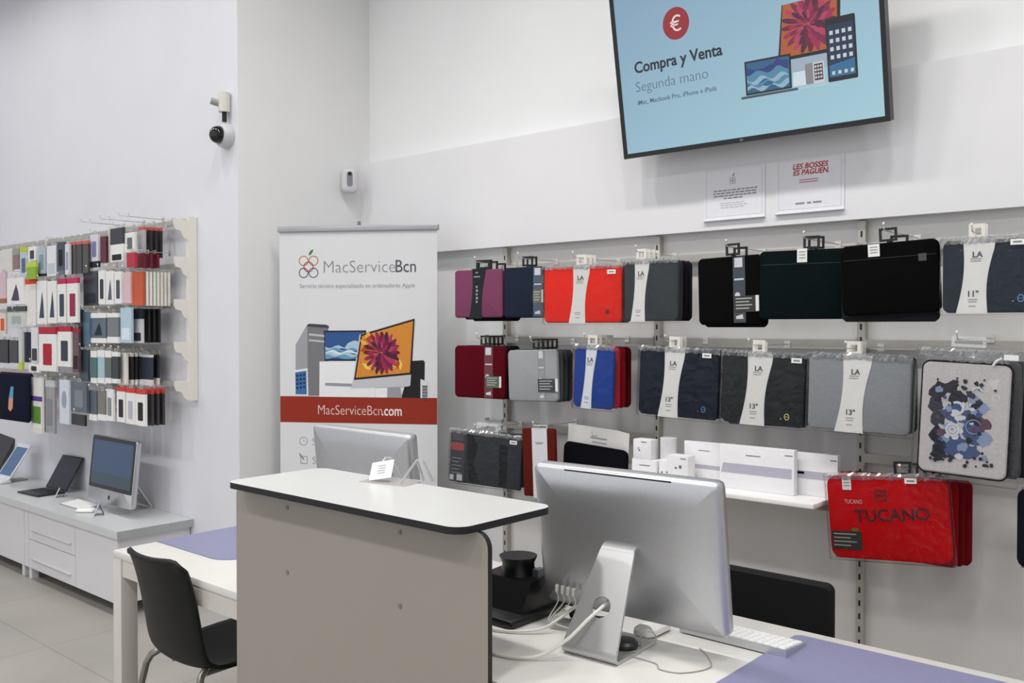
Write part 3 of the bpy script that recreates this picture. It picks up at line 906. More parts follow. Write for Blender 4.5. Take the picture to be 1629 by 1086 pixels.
g = MB(); g.lathe([(0.016, 0), (0.018, 0.006), (0.014, 0.016), (0.003, 0.02)], 20); g.xf(Matrix.Translation((-0.01, 0.0, 0.165))); g.build('cap', CHROME, t)
g = MB(); g.tube(curve([(-1.475, 1.93, 0.752), (-1.44, 1.945, 0.765), (-1.40, 1.93, 0.757), (-1.37, 1.955, 0.752)], 6), 0.010, 8)
tag(g.build('cable_bundle', BK), 'black cable bundle lying between the printer and the computer stand', 'cable')

# ---------------------------------------------------------------- chairs
def chair(label, loc, rz):
    t = thing('shell_chair', label, 'chair', loc, rz=rz, group='black shell chairs')
    prof = [(0.235, 0.425), (0.225, 0.447), (0.19, 0.458), (0.08, 0.447), (-0.06, 0.436), (-0.14, 0.436), (-0.185, 0.452), (-0.210, 0.49), (-0.228, 0.56), (-0.248, 0.65), (-0.272, 0.74), (-0.295, 0.805)]
    halfw = [0.17, 0.185, 0.195, 0.20, 0.20, 0.195, 0.185, 0.18, 0.178, 0.178, 0.176, 0.170]
    dish = [0.0, 0.0, 0.004, 0.012, 0.016, 0.02, 0.026, 0.03, 0.034, 0.038, 0.040, 0.038]
    path = curve([(0, a, b) for a, b in prof], 4)
    nP = len(path)
    def lerp(arr, i):
        q = i / 4.0; k = min(int(q), len(arr) - 2); f_ = q - k
        return arr[k] * (1 - f_) + arr[k + 1] * f_
    NS = 16
    vs = []
    for i, p in enumerate(path):
        a = path[max(i - 1, 0)]; b = path[min(i + 1, nP - 1)]
        tv = (b - a).normalized(); nv = Vector((0, tv.z, -tv.y))   # upward / forward normal
        if nv.z < 0 and abs(nv.z) > abs(nv.y): nv = -nv
        hw, ds = lerp(halfw, i), lerp(dish, i)
        for k in range(NS + 1):
            s = -1 + 2 * k / NS
            off = ds * (abs(s) ** 2.2)
            sgn = 1
            v = Vector((s * hw * (1 - 0.06 * s * s), p.y, p.z)) + Vector((0, max(nv.y, 0) * off if i > 20 else 0, abs(nv.z) * off))
            # round the outer corners
            if i > nP - 4: v.z -= 0.010 * (abs(s) ** 8) * (i - (nP - 4))
            vs.append(v)
    m = NS + 1
    fs = [(i * m + k, i * m + k + 1, (i + 1) * m + k + 1, (i + 1) * m + k) for i in range(nP - 1) for k in range(NS)]
    g = MB(); g.add(vs, fs)
    sh = g.build('shell', M('0a0b0c', 0.5, 0, 0.08, 60, 0.05, 0.35), t, smooth=60)
    sm = sh.modifiers.new('thickness', 'SOLIDIFY'); sm.thickness = 0.012; sm.offset = 0
    for sx in (-1, 1):
        for y0, y1, yt in ((-0.192, -0.27, -0.15), (0.17, 0.22, 0.12)):
            g = MB(); g.tube(([(sx * 0.140, -0.165, 0.446), (sx * 0.152, -0.188, 0.432), (sx * 0.162, -0.200, 0.405), (sx * 0.225, y1, 0.012)] if y0 < 0 else curve([(sx * 0.12, yt, 0.418), (sx * 0.16, y0, 0.425), (sx * 0.180, y0, 0.385), (sx * 0.225, y1, 0.012)], 5)), 0.0115, 10)
            g.build('leg', M('8a8780', 0.32, 0.8, 0.02), t)
            g.xf(Matrix.Identity(4))
            MB().tube([(sx * 0.225, y1, 0.0), (sx * 0.2245, y1, 0.022)], 0.0135, 10).build('foot_cap', BLACK, t)
    MB().tube([(-0.10, -0.14, 0.416), (-0.10, 0.12, 0.420)], 0.009, 8).build('under_rail', STEEL, t)
    MB().tube([(0.10, -0.14, 0.416), (0.10, 0.12, 0.420)], 0.009, 8).build('under_rail', STEEL, t)
    return t
chair('black shell chair on grey tube legs at the front of the left desk', (-2.735, 1.675, 0), 1)
t = thing('office_chair', 'black square-backed chair behind the right desk, beside the silver computer', 'chair', (-1.245, 2.30, 0), rz=180)
OB = M('0c0d11', 0.75, 0, 0.08, 90, 0.1, 0.3)
g = MB(); g.loft(0.52, 0.40, 0.022, [(0.008, -0.214), (0, -0.206), (0, -0.192), (0.010, -0.184)], 5); g.xf(Matrix.Translation((0, 0, 0.602)) @ Matrix.Translation((0, 0, 0))); g.build('backrest', OB, t)
g = MB(); g.bbox(-0.24, -0.17, 0.41, 0.24, 0.25, 0.46, 0.015); g.build('seat', OB, t)
for sx in (-0.21, 0.21):
    MB().tube(curve([(sx, -0.12, 0.405), (sx, -0.182, 0.43), (sx, -0.178, 0.52), (sx, -0.178, 0.62)], 5), 0.011, 8).build('back_support', STEEL, t)
    for y0, y1 in ((-0.13, -0.19), (0.20, 0.22)):
        MB().tube([(sx, y0, 0.41), (sx * 1.05, y1, 0.0)], 0.012, 8).build('leg', STEEL, t)

# ---------------------------------------------------------------- low cabinet run with worktop
CB = M('dbd9dc', 0.4, 0, 0.01, 6)
units = ((-5.86, -4.655, 'nearest the desk'), (-7.07, -5.865, 'second from the desk'), (-8.28, -7.075, 'farthest from the desk'))
for i, (x0, x1, lab) in enumerate(units):
    t = thing('low_cabinet', 'low white drawer cabinet under the wall display, ' + lab, 'cabinet', ((x0 + x1) / 2, 2.42, 0), group='low white cabinets')
    w = (x1 - x0) / 2
    MB().box(-w, -0.185, 0.07, w, 0.205, 0.419).build('body', CB, t)
    MB().box(-w, -0.203, 0.072, -w + 0.06, -0.186, 0.416).build('side_panel', CB, t)
    MB().box(w - 0.50, -0.203, 0.072, w, -0.186, 0.416).build('side_panel', CB, t)
    for k, (za, zb) in enumerate(((0.246, 0.416), (0.072, 0.242))):
        d_ = MB().box(-w + 0.064, -0.203, za, w - 0.504, -0.186, zb).build('drawer', CB, t)
        MB().bbox(-w + 0.115, -0.212, zb - 0.118, w - 0.555, -0.203, zb - 0.106, 0.003).build('handle', M('c6c5c8', 0.4), d_)
    for sx in (-w + 0.03, w - 0.07):
        for y in (-0.19, 0.15):
            MB().box(sx, y, 0, sx + 0.04, y + 0.04, 0.07).build('leg', CB, t)
t = thing('cabinet_worktop', 'long white worktop with grey edge lying on the low cabinets', 'worktop', (-6.46, 2.414, 0.4202))
MB().box(-1.835, -0.214, 0, 1.835, 0.214, 0.0398).build('slab', M('cdcfcf', 0.28, 0.0, 0.012, 6), t)
MB().box(1.835, -0.2142, -0.0001, 1.8365, 0.2142, 0.0399).build('edge_band', M('a4aaab', 0.35), t)
(lambda *a: None)(g, 'long white worktop with grey edge lying on the low cabinets', 'worktop')

# laptop, tablet, mouse, price cards on the worktop
t = thing('laptop', 'small black laptop open on the low cabinet', 'laptop', (-6.075, 2.315, 0.4605), rz=4)
LB = M('14151a', 0.4, 0, 0.05)
MB().bbox(-0.135, 0, 0, 0.135, 0.175, 0.010, 0.003).build('base', LB, t)
g = MB()
for r_ in range(5):
    for c in range(12):
        g.box(-0.12 + c * 0.0202, 0.06 + r_ * 0.021, 0.010, -0.12 + c * 0.0202 + 0.017, 0.06 + r_ * 0.021 + 0.017, 0.0112)
g.build('key_block', M('1d1e22', 0.5), t, smooth=0)
TL = Matrix.Translation((0, 0.178, 0.010)) @ Matrix.Rotation(radians(-30), 4, 'X')
g = MB(); g.bbox(-0.135, 0, 0, 0.135, 0.007, 0.235, 0.003); g.xf(TL); lid = g.build('lid', LB, t)
g = MB(); g.box(-0.125, -0.0008, 0.012, 0.125, 0.0, 0.225); g.xf(TL); g.build('display', EMIT('10152a', 1.0), lid)
t = thing('price_card', 'small folded price card beside the black laptop', 'price card', (-5.86, 2.42, 0.4605), rz=-20, group='price cards on the cabinet')
def pcard(t, w=0.05, h=0.055, c='d3d6dc'):
    g = MB(); g.add([(-w / 2, -0.022, 0), (w / 2, -0.022, 0), (w / 2, 0.004, h), (-w / 2, 0.004, h), (-w / 2, -0.0205, 0), (w / 2, -0.0205, 0), (w / 2, 0.0055, h), (-w / 2, 0.0055, h)],
                    [(0, 1, 2, 3), (7, 6, 5, 4), (0, 4, 5, 1), (1, 5, 6, 2), (2, 6, 7, 3), (3, 7, 4, 0)]); g.build('card', PAPER(c), t, smooth=0)
    g = MB(); g.add([(-w / 2, 0.03, 0), (w / 2, 0.03, 0), (w / 2, 0.0055, h), (-w / 2, 0.0055, h), (-w / 2, 0.0285, 0), (w / 2, 0.0285, 0), (w / 2, 0.0045, h - 0.002), (-w / 2, 0.0045, h - 0.002)],
                    [(0, 1, 2, 3), (7, 6, 5, 4), (0, 4, 5, 1), (1, 5, 6, 2), (2, 6, 7, 3), (3, 7, 4, 0)]); g.build('stand_leg', M('55585e', 0.4), t, smooth=0)
pcard(t)
t = thing('price_card', 'small pale blue price card in front of the blue-screened computer', 'price card', (-5.135, 2.335, 0.4605), rz=-25, group='price cards on the cabinet')
pcard(t, 0.075, 0.06, 'c3cfe2')
g = MB(); g.loft(0.060, 0.112, 0.022, [(0.008, 0), (0, 0.006), (0.002, 0.014), (0.014, 0.022), (0.024, 0.025)], 6)
g.xf(Matrix.Rotation(radians(90), 4, 'X'))
g.xf(Matrix.Diagonal((1, 1, -1, 1)) if min(v[2] for v in g.v) < -0.001 else Matrix.Identity(4))
g.xf(Matrix.Rotation(radians(-50), 4, 'Z'))
tag(g.build('computer_mouse', M('ecebe8', 0.25), loc=(-5.265, 2.325, 0.4608)), 'white mouse beside the keyboard on the low cabinet', 'mouse')
t = thing('tablet', 'white framed tablet with lit blue screen tilted back on the low cabinet', 'tablet', (-6.72, 2.40, 0.4605), rz=2)
TT = Matrix.Translation((0, 0, 0.022)) @ Matrix.Rotation(radians(-34), 4, 'X')
g = MB(); g.loft(0.20, 0.27, 0.012, [(0.002, 0), (0, 0.002), (0, 0.006), (0.003, 0.009)], 4); g.xf(TT @ Matrix.Translation((0, 0, 0.135))); g.build('case', M('e4e6ea', 0.3), t)
g = MB(); g.box(-0.086, -0.0008, 0.028, 0.086, 0.0, 0.242); g.xf(TT); g.build('display', EMIT('3c5d80', 1.7), t)
g = MB(); g.bbox(-0.10, -0.05, 0, 0.10, 0.02, 0.022, 0.006); g.build('stand_foot', M('e8e8ea', 0.4), t)
g = MB(); g.box(-0.05, 0.02, 0, 0.05, 0.15, 0.006); g.build('stand_plate', M('9b928e', 0.4), t)
t = thing('laptop', 'dark laptop screen at the far left edge of the low cabinet', 'laptop', (-7.25, 2.31, 0.4605), rz=2)
MB().bbox(-0.15, 0, 0, 0.15, 0.19, 0.010, 0.003).build('base', ALU, t)
TL = Matrix.Translation((0, 0.192, 0.010)) @ Matrix.Rotation(radians(-28), 4, 'X')
g = MB(); g.bbox(-0.15, 0, 0, 0.15, 0.007, 0.30, 0.003); g.xf(TL); lid = g.build('lid', M('2b2c30', 0.4), t)
g = MB(); g.box(-0.14, -0.0008, 0.012, 0.14, 0.0, 0.29); g.xf(TL); g.build('display', EMIT('121620', 1.0), lid)

# ---------------------------------------------------------------- sleeves hanging on the right wall
HOOKM = M('d6d3cc', 0.3, 0.6, 0.02)
def wall_hook(label, x, z, y_front, y_wall, group, r=0.0022):
    t = thing('display_hook', label, 'hook', (x, y_wall, z), group=group)
    L = y_wall - y_front
    MB().tube([(0, 0, 0), (0, -L, 0), (0, -L - 0.006, 0.006), (0, -L - 0.009, 0.022)], r, 6).build('rod', HOOKM, t)
    g = MB(); g.lathe([(0.0015, -0.004), (0.0042, -0.002), (0.0042, 0.003), (0.0015, 0.005)], 10); g.xf(Matrix.Translation((0, -L - 0.009, 0.022))); g.build('tip', M('efeeec', 0.3), t)
    MB().box(-0.012, -0.004, -0.016, 0.012, 0.002, 0.012).build('clip', HOOKM, t)
    return t
BAGG = 'sleeves hanging on the bag wall'
WHITEP = PAPER('f0efec')
def band_poly(bw, h, cx=0.0):
    # waisted paper band, flared at the foot
    R = []; Lf = []
    for k in range(15):
        s = k / 14.0
        z = -h / 2 + h * s
        R.append((cx + bw * (0.50 - 0.13 * math.sin(pi * min(1, s * 1.15)) ** 1.0 * (1 if s < 0.87 else 0.6) + 0.06 * s), z))
        Lf.append((cx - bw * (0.54 - 0.13 * math.sin(pi * s) - 0.04 * s), z))
    return [(x_ + 0.07 * (z_ + h * 0.1), z_) for x_, z_ in R + Lf[::-1]]

def hanger_black(t, z0, w=0.058, y=0.0, x=0.0):
    g = MB()
    g.frame(x - w / 2, z0 + 0.004, x + w / 2, z0 + 0.050, 0.008, y - 0.003, y + 0.003)
    g.box(x - 0.005, y - 0.003, z0 - 0.006, x + 0.005, y + 0.003, z0 + 0.008)
    g.build('hanger', BLACK, t)

SEAL = random.Random(21)
def bag_seal(t, x0, x1, z0, y0):
    # crumpled heat-sealed rim of the clear bag
    g = MB(); N = 44; vs = []
    for i in range(N + 1):
        x = x0 + (x1 - x0) * i / N
        a = SEAL.random()
        vs += [(x, y0 + 0.004 * SEAL.random(), z0 - 0.012 - 0.006 * a), (x, y0 - 0.003 * SEAL.random(), z0 - 0.004 + 0.004 * a), (x + 0.004 * (a - 0.5), y0 + 0.006 + 0.004 * SEAL.random(), z0 + 0.004 + 0.006 * a)]
    g.add(vs, [f for i in range(N) for f in ((3 * i, 3 * i + 3, 3 * i + 4, 3 * i + 1), (3 * i + 1, 3 * i + 4, 3 * i + 5, 3 * i + 2))])
    o = g.build('bag_seal', CLEAR('bag_seal', (0.95, 0.96, 0.97, 1), 0.16, 0.0, 0.10), t, smooth=0)
    m = o.modifiers.new('thickness', 'SOLIDIFY'); m.thickness = 0.0004

def sleeve(label, xyz, w, h, yaw, colr, roll=0.0, t_=0.022, r=0.022, hang=None, hx=0.0, band=None, strip=None, bag=False, price=None,
           piping=None, mark=None, name='laptop_sleeve', cat='sleeve', size_text=None, tag_=None, group=BAGG, pouch=None, y=None):
    t = thing(name, label, cat, xyz, rot=(0, radians(-roll), radians(yaw)), group=group)
    yf = -t_ / 2
    g = MB()
    if piping:
        g.loft(w - 0.008, h - 0.008, r, [(0.006, yf), (0.002, yf + 0.003), (0, yf + 0.007), (0, -yf - 0.006), (0.006, -yf)], 6)
        g.build('case', FAB(colr), t)
        e = MB(); e.loft(w, h, r + 0.004, [(0.003, yf + 0.004), (0, yf + 0.008), (0, -yf - 0.007), (0.003, -yf - 0.003)], 6)
        e.build('piping', FAB(piping), t)
    else:
        g.loft(w, h, r, [(0.008, yf), (0.003, yf + 0.002), (0.0, yf + 0.007), (0, -yf - 0.007), (0.003, -yf - 0.002), (0.008, -yf)], 6)
        g.build('case', FAB(colr), t)
        z_ = MB(); z_.frame(-w / 2 + 0.012, -h / 2 - 0.0006, w / 2 - 0.012, h / 2 + 0.0006, 0.0012, -0.0012, 0.0012)
        z_.build('zip_seam', M('202024', 0.6), t)
    if hang == 'black':
        hanger_black(t, h / 2, x=hx)
    elif hang == 'white':
        g = MB(); g.frame(hx - 0.024, h / 2 + 0.004, hx + 0.024, h / 2 + 0.052, 0.012, yf + 0.004, yf + 0.007)
        g.build('hang_tab', PAPER('e4e0d8'), t)
    elif hang == 'block':
        g = MB(); g.frame(hx - 0.045, h / 2 - 0.002, hx + 0.045, h / 2 + 0.046, 0.014, -0.006, 0.006); g.build('hanger', M('101113', 0.5), t)
    elif hang == 'clear':
        g = MB(); g.frame(hx - 0.06, h / 2 + 0.0, hx + 0.06, h / 2 + 0.05, 0.016, -0.001, 0.001); g.build('hang_tab', CLEAR('clear_tab', (1, 1, 1, 1), 0.25, 0.3, 0.12), t)
    if band:
        bx, bw, bc = band
        g = MB(); g.poly(band_poly(bw, h + 0.008, bx), yf - 0.0022, yf - 0.0008)
        g.box(bx - bw * 0.5, yf - 0.002, h / 2 + 0.003, bx + bw * 0.56, 0.004, h / 2 + 0.0045)
        bnd = g.build('paper_band', PAPER(bc), t)
        if size_text is not None:
            ink = PAPER('55555c')
            text(bnd, 'lettering', 'LA', 0.026, bx + bw * 0.02 + 0.07 * h * 0.36, h * 0.26, yf - 0.0026, ink, 'CENTER', 0.022)
            if size_text:
                text(bnd, 'lettering', size_text, 0.026, bx - bw * 0.03 - 0.07 * h * 0.18, -h * 0.28, yf - 0.0026, ink, 'CENTER', 0.022)
            g = MB()
            for zz, hw in ((h * 0.23, 0.016), (h * 0.20, 0.015), (-h * 0.33, 0.014), (-h * 0.36, 0.012), (-h * 0.42, 0.010)):
                g.box(bx - hw + 0.07 * zz, yf - 0.0026, zz, bx + hw + 0.07 * zz, yf - 0.0022, zz + 0.0035)
            g.build('fine_print', PAPER('a9a8aa'), bnd)
    if strip:
        # dark vertical card strip with white patches and a wider info label
        sx, sw, sc_, lx, lw, lz, lh, lc = strip
        g = MB(); g.box(sx - sw / 2, yf - 0.0018, -h / 2 + 0.004, sx + sw / 2, yf - 0.0006, h / 2 - 0.004)
        st = g.build('card_strip', M(sc_, 0.35), t)
        q1 = MB().box(sx - sw * 0.36, yf - 0.0022, h * 0.33, sx + sw * 0.30, yf - 0.0018, h * 0.47)
        q2 = MB().box(sx - sw * 0.4, yf - 0.0022, h * 0.14, sx + sw * 0.4, yf - 0.0018, h * 0.165)
        q3 = MB().disc(sx - sw * 0.15, -h * 0.08, sw * 0.22, sw * 0.22, yf - 0.0022, yf - 0.0018)
        q4 = MB().poly([(sx - sw * 0.3, -h * 0.43), (sx + sw * 0.3, -h * 0.43), (sx + sw * 0.25, -h * 0.36), (sx - sw * 0.3, -h * 0.39)], yf - 0.0022, yf - 0.0018)
        for q in (q1, q2, q3, q4):
            q.build('white_patch', PAPER('cfcfd2'), st)
        g = MB(); g.box(lx - lw / 2, yf - 0.003, lz - lh / 2, lx + lw / 2, yf - 0.0022, lz + lh / 2)
        lb = g.build('info_label', PAPER(lc), t)
        g = MB()
        for k in range(4):
            g.box(lx - lw * 0.42, yf - 0.0034, lz + lh * (0.30 - 0.2 * k), lx + lw * (0.28 - 0.12 * (k % 2)), yf - 0.003, lz + lh * (0.37 - 0.2 * k))
        g.build('fine_print', PAPER('b2b4b0'), lb)
        g = MB(); g.box(lx + lw * 0.44, yf - 0.0034, lz - lh * 0.46, lx + lw * 0.58, yf - 0.0022, lz + lh * 0.5); g.build('bar_code_edge', PAPER('e8e8e6'), lb)
    if price:
        px_, pz_ = price
        g = MB(); g.box(px_ - 0.019, yf - 0.0065, pz_ - 0.009, px_ + 0.019, yf - 0.0055, pz_ + 0.009); p = g.build('price_sticker', PAPER('f2f2f0'), t)
        g = MB(); g.box(px_ - 0.012, yf - 0.0069, pz_ - 0.003, px_ + 0.012, yf - 0.0065, pz_ + 0.003); g.build('fine_print', PAPER('8a8a8e'), p)
    if tag_:
        tx, tz, tw, th_ = tag_
        g = MB(); g.box(tx - tw / 2, yf - 0.003, tz - th_ / 2, tx + tw / 2, yf - 0.0015, tz + th_ / 2); p = g.build('paper_tag', PAPER('ecebe8'), t)
        g = MB()
        for k in range(3):
            g.box(tx - tw * 0.32, yf - 0.0034, tz + th_ * (0.22 - 0.22 * k), tx + tw * 0.32, yf - 0.003, tz + th_ * (0.30 - 0.22 * k))
        g.build('fine_print', PAPER('9a9a9c'), p)
    if mark:
        mx_, mz_, mc = mark
        g = MB(); q = 0.0115
        g.ring(0, 0, q * 0.72, 0.0026, yf - 0.0012, yf - 0.0001, 20); g.xf(Matrix.Translation((mx_, 0, mz_)) @ Matrix.Diagonal((1, 1, 1.3, 1))); g.box(mx_ - q * 0.75, yf - 0.0012, mz_ - 0.001, mx_ + q * 0.75, yf - 0.0001, mz_ + 0.001)
        g.disc(mx_ - q * 1.9, mz_ - q * 0.75, 0.0024, 0.0024, yf - 0.0012, yf - 0.0001, 12)
        g.build('stitched_mark', PAPER(mc), t)
    if pouch:
        pw, pz = pouch
        g = MB(); g.box(-w / 2 + 0.01, yf - 0.001, pz - 0.0012, w / 2 - 0.01, yf - 0.0002, pz + 0.0012); g.build('pocket_seam', M(pw, 0.7), t)
    if bag:
        g = MB(); g.loft(w + 0.018, h + 0.018, 0.008, [(0.008, yf - 0.0045), (0.001, yf + 0.001), (0, 0), (0.001, -yf - 0.001), (0.008, -yf + 0.0015)], 3)
        g.build('clear_bag', CLEAR('clear_bag', (0.99, 0.99, 0.99, 1), 0.010, 0.9, 0.003), t)
        bag_seal(t, -w / 2 - 0.006, w / 2 + 0.006, h / 2 + 0.004, yf - 0.006)
    return t

def stack(base_label, front, n, dy, cols, hang='black', dz=0.0, dx=0.0, hx=0.0, wscale=1.0, group=None, bag=False, start=0.03):
    # further sleeves behind the front one on the same hook
    (x, y, z), w, h, yaw = front
    for k in range(n):
        lab = base_label[k] if isinstance(base_label, (list, tuple)) else base_label
        sleeve(lab, (x + dx * (k + 1), y + start + dy * k, z + dz * (k + 1)), w * wscale, h * wscale, yaw, cols[k % len(cols)], hang=hang, hx=hx, t_=min(0.022, dy * 0.86), bag=bag, group=group or BAGG)

YW = 3.458
HG = 'display hooks on the bag wall'
def hk(label, x, z, yf): wall_hook(label, x, z, yf, YW, HG)

# ---- top row
F = ((-3.015, 3.22, 1.681), 0.293, 0.231, 5)
t = sleeve('mauve laptop sleeve with black paper band, leftmost of the top row', *F, '7c4360', hang='block', hx=0.03, band=(-0.005, 0.075, '1a1f22'), r=0.014, pouch=None)
g = MB()
for k in range(5):
    g.box(-0.010, -0.0142, -0.045 + k * 0.018, 0.0 + 0.003 * (k % 2), -0.0132, -0.034 + k * 0.018)
g.box(-0.012, -0.0142, 0.098, 0.004, -0.0132, 0.104); g.box(-0.022, -0.0142, 0.078, 0.016, -0.0132, 0.084)
g.build('fine_print', PAPER('9a9ea2'), t)
stack(['black sleeve hanging behind the mauve laptop sleeve', 'second black sleeve behind the mauve one, nearest the wall'], F, 2, 0.045, ['0c0c0e'], dz=-0.008, dx=0.012, hx=0.03, start=0.05)
hk('hook carrying the mauve sleeve', -2.99, 1.83, 3.17)
F = ((-2.747, 3.24, 1.681), 0.226, 0.234, 5)
sleeve('dark navy small sleeve with ringed black hanger, beside the mauve one', *F, '23293a', hang='black', hx=0.02, strip=(0.085, 0.05, '4a5568', 0.085, 0.052, -0.02, 0.06, '6c7266'), r=0.016)
stack('dark sleeve behind the small navy sleeve in the top row', F, 1, 0.03, ['1b1f2b'], hx=0.02)
hk('hook carrying the small navy sleeve', -2.727, 1.836, 3.18)
F = ((-2.361, 3.179, 1.660), 0.362, 0.242, 15)
sleeve('bright red sleeve in clear bag with white paper band, top row', *F, 'f42a18', hang='white', band=(-0.015, 0.075, 'efeeea'), size_text='', bag=True, hx=-0.005, price=(0.135, 0.095))
g_ = MB(); g_.disc(0.115, -0.075, 0.009, 0.010, -0.0125, -0.0112)
g_.build('stitched_mark', PAPER('7a2018'), bpy.data.objects['laptop_sleeve.005'] if False else [o for o in COL.objects if o.get('label', '').startswith('bright red sleeve')][0])
stack(['maroon sleeve just behind the bright red one', 'plum sleeve last on the hook behind the bright red one'], F, 2, 0.03, ['701a24', '5c2034'], hang='white', bag=False)
hk('hook carrying the bright red sleeve', -2.366, 1.818, 3.12)
F = ((-2.028, 3.20, 1.668), 0.257, 0.245, 0)
sleeve('slate grey sleeve in clear bag with white paper band, top row', *F, '3d4347', hang='white', band=(-0.05, 0.068, 'efeeea'), size_text='', bag=True, hx=-0.045)
stack(['charcoal sleeve directly behind the slate grey one in the top row', 'black sleeve, third on the slate grey stack', 'black sleeve, last on the slate grey stack'], F, 3, 0.036, ['2a2d33', '15171c', '1d1f24'], hang='white', hx=-0.045)
hk('hook carrying the slate grey stack', -2.073, 1.829, 3.16)
F = ((-1.674, 3.20, 1.661), 0.268, 0.259, 0)
sleeve('black sleeve with vertical grey card strip and info label, top row', *F, '040405', hang='black', hx=0.015, strip=(0.045, 0.050, '39404a', 0.070, 0.095, -0.055, 0.062, '3a3a38'), r=0.02, roll=1.5)
stack('black sleeve hanging lower behind the strip-labelled black sleeve', F, 1, 0.03, ['0c0c0f'], hx=0.02, dz=-0.012, dx=0.008)
hk('hook carrying the strip-labelled black sleeve', -1.66, 1.826, 3.15)
F = ((-1.385, 3.205, 1.675), 0.318, 0.251, 8)
sleeve('dark teal sleeve with small white tag, top row', *F, '051114', hang='black', hx=0.03, tag_=(0.0, 0.105, 0.036, 0.05), pouch=('1b2b2e', 0.075), r=0.018)
stack('black sleeve behind the dark teal one', F, 1, 0.032, ['0b0f14'], hx=0.035)
hk('hook carrying the dark teal sleeve', -1.355, 1.837, 3.15)
F = ((-1.063, 3.165, 1.684), 0.318, 0.243, 5)
t = sleeve('black wide sleeve with white tag and small badge, top row', *F, '030304', hang='black', hx=0.0, tag_=(-0.045, 0.098, 0.038, 0.042), pouch=('141416', 0.07), r=0.024, roll=2.5)
g = MB(); g.box(0.095, -0.0124, 0.05, 0.120, -0.011, 0.075); g.build('badge', M('3a3b3e', 0.35), t)
stack('charcoal sleeve hanging lower behind the badged black sleeve', F, 1, 0.035, ['24262a'], hx=0.03, dz=-0.024, dx=-0.01)
hk('hook carrying the badged black sleeve', -1.063, 1.842, 3.11)
F = ((-0.745, 3.18, 1.682), 0.30, 0.231, 5)
sleeve('navy sleeve marked 11 inch on its white band, right end of top row', *F, '2c333f', hang='white', hx=-0.05, band=(-0.055, 0.088, 'f1f0ec'), size_text='11"', bag=True, price=(0.065, 0.103), mark=(0.075, -0.072, '6a9ad0'))
stack('dark navy sleeve behind the 11 inch sleeve', F, 1, 0.03, ['161c2c'], hang='white', hx=-0.05)
hk('hook carrying the 11 inch navy sleeve', -0.795, 1.82, 3.12)
# ---- middle row
F = ((-3.006, 3.22, 1.303), 0.312, 0.252, 5)
sleeve('dark red sleeve with label strip, leftmost of the middle row', *F, '560616', hang='black', hx=0.03, strip=(0.058, 0.052, '6a2a34', 0.085, 0.085, -0.045, 0.055, '5d665c'), r=0.022)
stack(['black sleeve behind the dark red one', 'second black sleeve behind the dark red one', 'last black sleeve behind the dark red one'], F, 3, 0.032, ['101014', '0c0c10'], hx=0.03)
hk('hook carrying the dark red sleeve', -2.976, 1.466, 3.17)
F = ((-2.657, 3.20, 1.299), 0.276, 0.235, 5)
sleeve('light grey sleeve with dark info label, middle row', *F, '9b9da0', hang='black', hx=0.03, strip=(0.052, 0.036, '8f9194', 0.082, 0.10, -0.045, 0.060, '44484a'), r=0.02, roll=2.0)
stack(['mid grey sleeve behind the light grey one', 'dark grey sleeve, third on the light grey stack', 'dark grey sleeve, last on the light grey stack'], F, 3, 0.034, ['55585a', '46494b', '3c4042'], hx=0.03)
hk('hook carrying the light grey stack', -2.627, 1.453, 3.15)
F = ((-2.309, 3.19, 1.302), 0.200, 0.262, 4)
sleeve('royal blue sleeve in clear bag with narrow white band, middle row', *F, '22459a', hang='white', band=(-0.022, 0.052, 'eceff4'), size_text='', bag=True, hx=-0.01, roll=-2)
stack(['coral red sleeve behind the royal blue one', 'crimson sleeve, third on the royal blue stack', 'maroon sleeve, last on the royal blue stack'], F, 3, 0.042, ['b83038', '8a1222', '5a0a14'], hang='white', hx=-0.01, start=0.04)
hk('hook carrying the royal blue stack', -2.319, 1.468, 3.14)
F = ((-1.900, 3.20, 1.294), 0.348, 0.27, 5)
sleeve('navy sleeve marked 13 inch on white band, middle row', *F, '1b2130', hang='white', hx=-0.02, band=(-0.028, 0.086, 'f1f0ec'), size_text='13"', bag=True, price=(0.125, 0.118), mark=(0.115, -0.095, '4f84b8'), roll=-2)
stack(['dark navy sleeve behind the 13 inch navy one', 'last dark navy sleeve behind the 13 inch navy one'], F, 2, 0.03, ['141a2a', '10141f'], hang='white', hx=-0.02)
hk('hook carrying the navy 13 inch sleeve', -1.92, 1.464, 3.14)
F = ((-1.536, 3.20, 1.286), 0.313, 0.265, 8)
sleeve('charcoal sleeve with yellow mark and white 13 inch band, middle row', *F, '2a2e30', hang='white', hx=-0.02, band=(-0.025, 0.092, 'f1f0ec'), size_text='13"', bag=True, price=(0.125, 0.115), mark=(0.095, -0.095, 'd8cc80'), roll=-2)
stack('blue grey sleeve behind the charcoal one with yellow mark', F, 1, 0.03, ['232c3c'], hang='white', hx=-0.02, dz=-0.006)
hk('hook carrying the charcoal 13 inch sleeve', -1.556, 1.452, 3.13)
F = ((-1.171, 3.18, 1.287), 0.345, 0.262, 5)
sleeve('mid grey sleeve in clear bag with wide white 13 inch band', *F, '96999c', hang='white', hx=-0.02, band=(-0.018, 0.094, 'f1f0ec'), size_text='13"', bag=True, roll=-1.5)
stack(['grey sleeve directly behind the mid grey one', 'black sleeve last behind the mid grey one'], F, 2, 0.03, ['5a5d60', '17181a'], hang='white', hx=-0.02)
hk('hook carrying the mid grey sleeve', -1.191, 1.446, 3.12)
F = ((-0.813, 3.115, 1.228), 0.266, 0.365, 3)
t = sleeve('upright white sleeve with black edge and inky picture, in clear bag', *F, 'cfc9c9', piping='141416', roll=-2.5, bag=False, r=0.024, t_=0.026)
